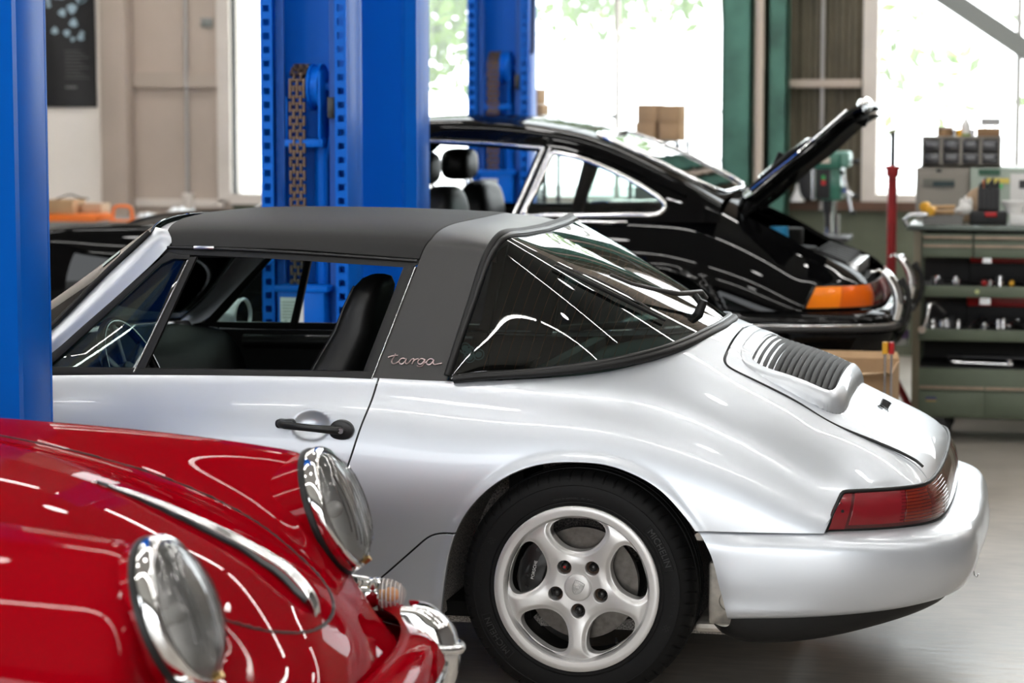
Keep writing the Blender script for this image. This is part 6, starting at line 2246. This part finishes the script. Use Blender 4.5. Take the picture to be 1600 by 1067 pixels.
MB().cyl((-.02, -.03, .96), (-.02, -.03, 1.03), .026, .03).cyl((-.02, -.03, .88), (-.02, -.03, .96), .012, .016).build('drill_chuck', MATS['tool_dark'], o)
MB().cyl((.05, -.03, 1.085), (.095, -.06, 1.085), .024).build('feed_hub', MATS['tool_chrome'], o)
for k, (a, b) in enumerate(((.030, 1.185), (.125, 1.055), (.115, .965))):
    h_ = MB().cyl((.085, -.06, 1.085), (a + (.03 if k == 0 else 0), -.07, b), .008).build('feed_handle', MATS['tool_chrome'], o)
    MB().ell((a + (.03 if k == 0 else .01), -.072, b), (.014, .014, .014)).build('handle_knob', MATS['cart_dark'], h_)
MB().cyl((.10, -.05, 1.245), (.125, -.05, 1.245), .006).ell((.137, -.05, 1.245), (.015, .015, .017)).build('speed_knob', MATS['cart_dark'], o)
o = thing('wall_bag', 'dark canvas bag hanging on the ribbed wall behind the drill', 'bag', (-.24, 8.10, .98))
MB().ell((0, 0, .14), (.10, .05, .16), 18, 10, .6).build('bag_body', M('canvas_dark', (.02, .02, .022), .8), o)
o = thing('funnel', 'white plastic funnel standing on the ledge left of the drill', 'funnel', (-.345, 8.10, .955))
MB().lathe([(.045, 0), (.042, .02), (.016, .07), (.008, .11), (.006, .11), (.013, .07), (.038, .02)], axis='z', n=18).build('funnel_cone', MATS['white_plastic'], o)

# ---- red support stand
o = thing('support_stand', 'tall red support stand with a dark screw rod', 'stand', (.405, 5.45, 0))
for k in range(3):
    a = R(30 + 120 * k)
    MB().bar((0, 0, .22), (.12 * math.cos(a), .12 * math.sin(a), .015), .03, .03).build('stand_leg', MATS['stand_red'], o)
MB().cyl((0, 0, .05), (0, 0, 1.235), .024).build('stand_tube', MATS['stand_red'], o)
MB().cyl((0, 0, 1.20), (0, 0, 1.255), .033).build('stand_collar', MATS['stand_red'], o, 30, .004)
MB().cyl((-.075, 0, 1.243), (.075, 0, 1.243), .007).build('stand_bar', MATS['stand_red'], o)
MB().cyl((0, 0, 1.25), (0, 0, 1.425), .013).build('stand_rod', MATS['tool_dark'], o)
MB().box((-.032, -.03, 1.422), (.032, .03, 1.430)).build('stand_pad', M('pad_tan', (.3, .25, .15), .5), o)

# ---- wire rack with cartons
def rack(x0, x1, y0, y1, zs, label, post_top):
    o = thing('wire_rack', label, 'rack', (0, 0, 0), 0, 'wire racks under the long window')
    for x in (x0, x1):
        for y in (y0, y1):
            MB().cyl((x, y, 0), (x, y, post_top), .012, n=10).build('rack_post', MATS['cart_dark'], o)
    for z in zs:
        m = MB()
        for y in (y0, y1):
            for dz in (0, -.035):
                m.tube([(x0, y, z + dz), (x1, y, z + dz)], .004, 5)
            n = int((x1 - x0) / .03)
            m.tube([(x0 + (x1 - x0) * k / n, y, z - (.035 if k % 2 else 0)) for k in range(n + 1)], .0025, 4)
        for k in range(int((x1 - x0) / .025)):
            m.tube([(x0 + .025 * k, y0, z), (x0 + .025 * k, y1, z)], .002, 4)
        m.build('wire_shelf', MATS['tool_dark'], o)['kind'] = 'stuff'
    return o


rack(-1.16, -.89, 6.75, 7.15, (.45, .94, 1.345), 'black wire rack carrying four brown cartons by the window', 1.345)
rack(-1.98, -1.66, 6.75, 7.15, (.45, .96, 1.485), 'black wire rack behind the farthest blue post', 1.485)


def carton(name, label, x0, x1, y0, y1, z0, z1, grp=None, mat='cardboard'):
    o = thing(name, label, 'box', ((x0 + x1) / 2, (y0 + y1) / 2, z0), 0, grp)
    w, d, h = (x1 - x0) / 2, (y1 - y0) / 2, z1 - z0
    MB().box((-w, -d, 0), (w, d, h - .004)).build('box_body', MATS[mat], o, 30, .003)
    MB().box((-w - .001, -d - .001, h - .006), (-.002, d + .001, h)).build('box_flap', MATS[mat], o)
    MB().box((.002, -d - .001, h - .006), (w + .001, d + .001, h)).build('box_flap', MATS[mat], o)
    return o


G4 = 'brown cartons on the wire rack'
carton('cardboard_box', 'brown carton, lower left of the four on the wire rack', -1.145, -1.028, 6.82, 7.05, 1.352, 1.452, G4)
carton('cardboard_box', 'brown carton, lower right of the four on the wire rack', -1.008, -.888, 6.82, 7.05, 1.352, 1.452, G4)
carton('cardboard_box', 'brown carton, upper left of the four on the wire rack', -1.135, -1.018, 6.82, 7.05, 1.453, 1.556, G4)
carton('cardboard_box', 'brown carton, upper right of the four on the wire rack', -1.012, -.888, 6.82, 7.05, 1.453, 1.552, G4)
carton('cardboard_box', 'brown carton, lower of two beside the farthest blue post', -1.83, -1.695, 6.82, 7.05, 1.492, 1.556, 'cartons beside the far post')
carton('cardboard_box', 'brown carton, upper of two beside the farthest blue post', -1.83, -1.715, 6.82, 7.05, 1.557, 1.645, 'cartons beside the far post')
carton('storage_case', 'long grey case seen through the side window of the black car', -1.145, -.90, 6.80, 7.05, .947, 1.085, None, 'bench_grey')
carton('storage_case', 'small dark case behind the rear side window of the black car', -1.86, -1.72, 6.80, 7.00, .967, 1.06, None, 'tool_dark')

# ---- open carton on the floor behind the silver car, lime jack, rods, bottle
o = thing('open_carton', 'large open brown carton on the floor behind the silver car', 'box', (.405, 2.72, 0))
K_ = MATS['cardboard']
MB().box((-.20, -.22, 0), (.20, -.212, .52)).box((-.20, .212, 0), (.20, .22, .545)).box((-.20, -.22, 0), (-.192, .22, .535)).box((.192, -.22, 0), (.20, .22, .535)).box((-.20, -.22, 0), (.20, .22, .006)).build('carton_body', K_, o)
MB().add([(-.20, -.22, .52), (.20, -.22, .52), (.185, -.29, .545), (-.19, -.29, .50)], [(0, 1, 2, 3)]).build('carton_flap', M('flap_pale', (.52, .37, .22), .8), o, fix=False)
MB().add([(-.20, .22, .545), (.20, .22, .545), (.19, .245, .57), (-.19, .245, .57)], [(0, 1, 2, 3)]).build('carton_flap', K_, o, fix=False)
for k in range(5):
    MB().box((.02 + .022 * (k % 3), -.2215, .37 + .03 * (k // 3)), (.034 + .022 * (k % 3), -.2200, .388 + .03 * (k // 3))).build('carton_print', MATS['cardboard_dark'], o)
o = thing('jack_stand', 'lime green steel jack stand behind the open carton', 'jack stand', (.30, 5.15, 0))
MB().box((-.02, -.02, .0), (.022, .02, .468)).build('stand_post', MATS['lime_green'], o, 30, .003)
MB().prism([(-.02, .468), (-.02, .40), (-.055, .405)], -.015, .015).build('stand_gusset', MATS['lime_green'], o)
MB().box((-.12, -.12, 0), (.12, .12, .02)).build('stand_foot', MATS['lime_green'], o)
o = thing('pry_rods', 'pair of thin steel rods with red and yellow grips beside the trolley', 'rods', (.595, 2.40, 0))
for e, g in ((-.012, 'yellow_grip'), (.012, 'red_plastic')):
    MB().cyl((e, 0, .0), (e, 0, .63), .005, n=10).build('rod', MATS['tool_chrome'], o)
    MB().cyl((e, 0, .62), (e, 0, .665), .011, n=12).build('rod_grip', MATS[g], o)
o = thing('cleaner_bottle', 'white and violet bottle hanging at the left side of the trolley', 'bottle', (.520, 4.55, .44))
MB().lathe([(.0, 0), (.028, 0), (.030, .10), (.020, .125), (.012, .14), (.0, .14)], axis='z', n=18).build('bottle_body', MATS['white_plastic'], o)
MB().lathe([(.031, .03), (.031, .07)], axis='z', n=18).build('bottle_label', M('violet', (.25, .16, .38), .5), o)
MB().bar((.02, .0, .13), (.045, .0, .13), .01).build('bottle_hook', MATS['tool_dark'], o)

# ---- bench by the beige wall behind the black car's nose
o = thing('work_bench', 'grey workbench along the beige wall behind the black car', 'bench', (-4.3, 7.15, 0))
MB().box((-1.3, -.38, .80), (1.2, .38, .845)).build('bench_top', MATS['bench_grey'], o, 30, .005)
for x in (-1.2, 1.1):
    for y in (-.3, .3):
        MB().box((x - .03, y - .03, 0), (x + .03, y + .03, .80)).build('bench_leg', MATS['bench_grey'], o)
ZB = .846
carton('cardboard_box', 'brown carton at the left end of the workbench', -4.78, -4.60, 6.85, 7.05, ZB + .045, ZB + .13)
o = thing('parts_bin', 'orange plastic parts bin under the carton on the workbench', 'bin', (-4.62, 6.95, ZB))
MB().prism([(-.20, 0), (.17, 0), (.19, .044), (-.20, .044)], -.12, .12).build('bin_shell', MATS['orange_plastic'], o, 30, .004)
carton('cardboard_box', 'pale carton beside the brown one on the workbench', -4.59, -4.46, 6.95, 7.10, ZB + .045, ZB + .105, None, 'rag_tan')
o = thing('caulk_frame', 'bright orange tubular handle standing on the workbench', 'handle', (-4.31, 6.92, ZB))
MB().tube(curve([(-.062, 0, 0), (-.060, 0, .06), (-.048, 0, .088), (0, 0, .094), (.048, 0, .088), (.060, 0, .06), (.062, 0, 0)], 24), .010, 10).build('handle_tube', MATS['orange_plastic'], o, 60)
MB().box((-.08, -.03, 0), (.08, .03, .012)).build('handle_base', MATS['orange_plastic'], o, 30, .003)
MBG = M('film_clear', (.66, .68, .68), .25, 0, .5)
for k, (lab, x, w, h) in enumerate((('crumpled clear plastic bag right of the orange handle', -4.17, .07, .05), ('large crumpled clear plastic bag further along the workbench', -3.95, .095, .085), ('crumpled clear plastic bag next to the blue chain post', -3.46, .07, .07))):
    random.seed(40 + k)
    o = thing('plastic_bag', lab, 'bag', (x, 6.95, ZB), 0, 'plastic bags on the workbench')
    m = MB().ell((0, 0, h * .5), (w, w * .7, h * .5), 18, 12)
    m.v = [(a * (1 + .22 * math.sin(9 * b / w + 7 * c / h + k)), b, max(0, c * (1 + .15 * math.sin(11 * a / w)))) for a, b, c in m.v]
    m.build('bag_film', MBG, o, 20)
o = thing('wire_coil', 'loose black wire lying on the carton on the workbench', 'wire', (-4.66, 6.95, ZB + .131))
MB().tube(curve([(-.09, 0, .0), (-.04, .02, .02), (.0, 0, .028), (.04, -.02, .022), (.07, .0, .008), (.11, .02, .004)], 24), .005, 6).build('wire', MATS['cart_dark'], o, 60)
# (end)
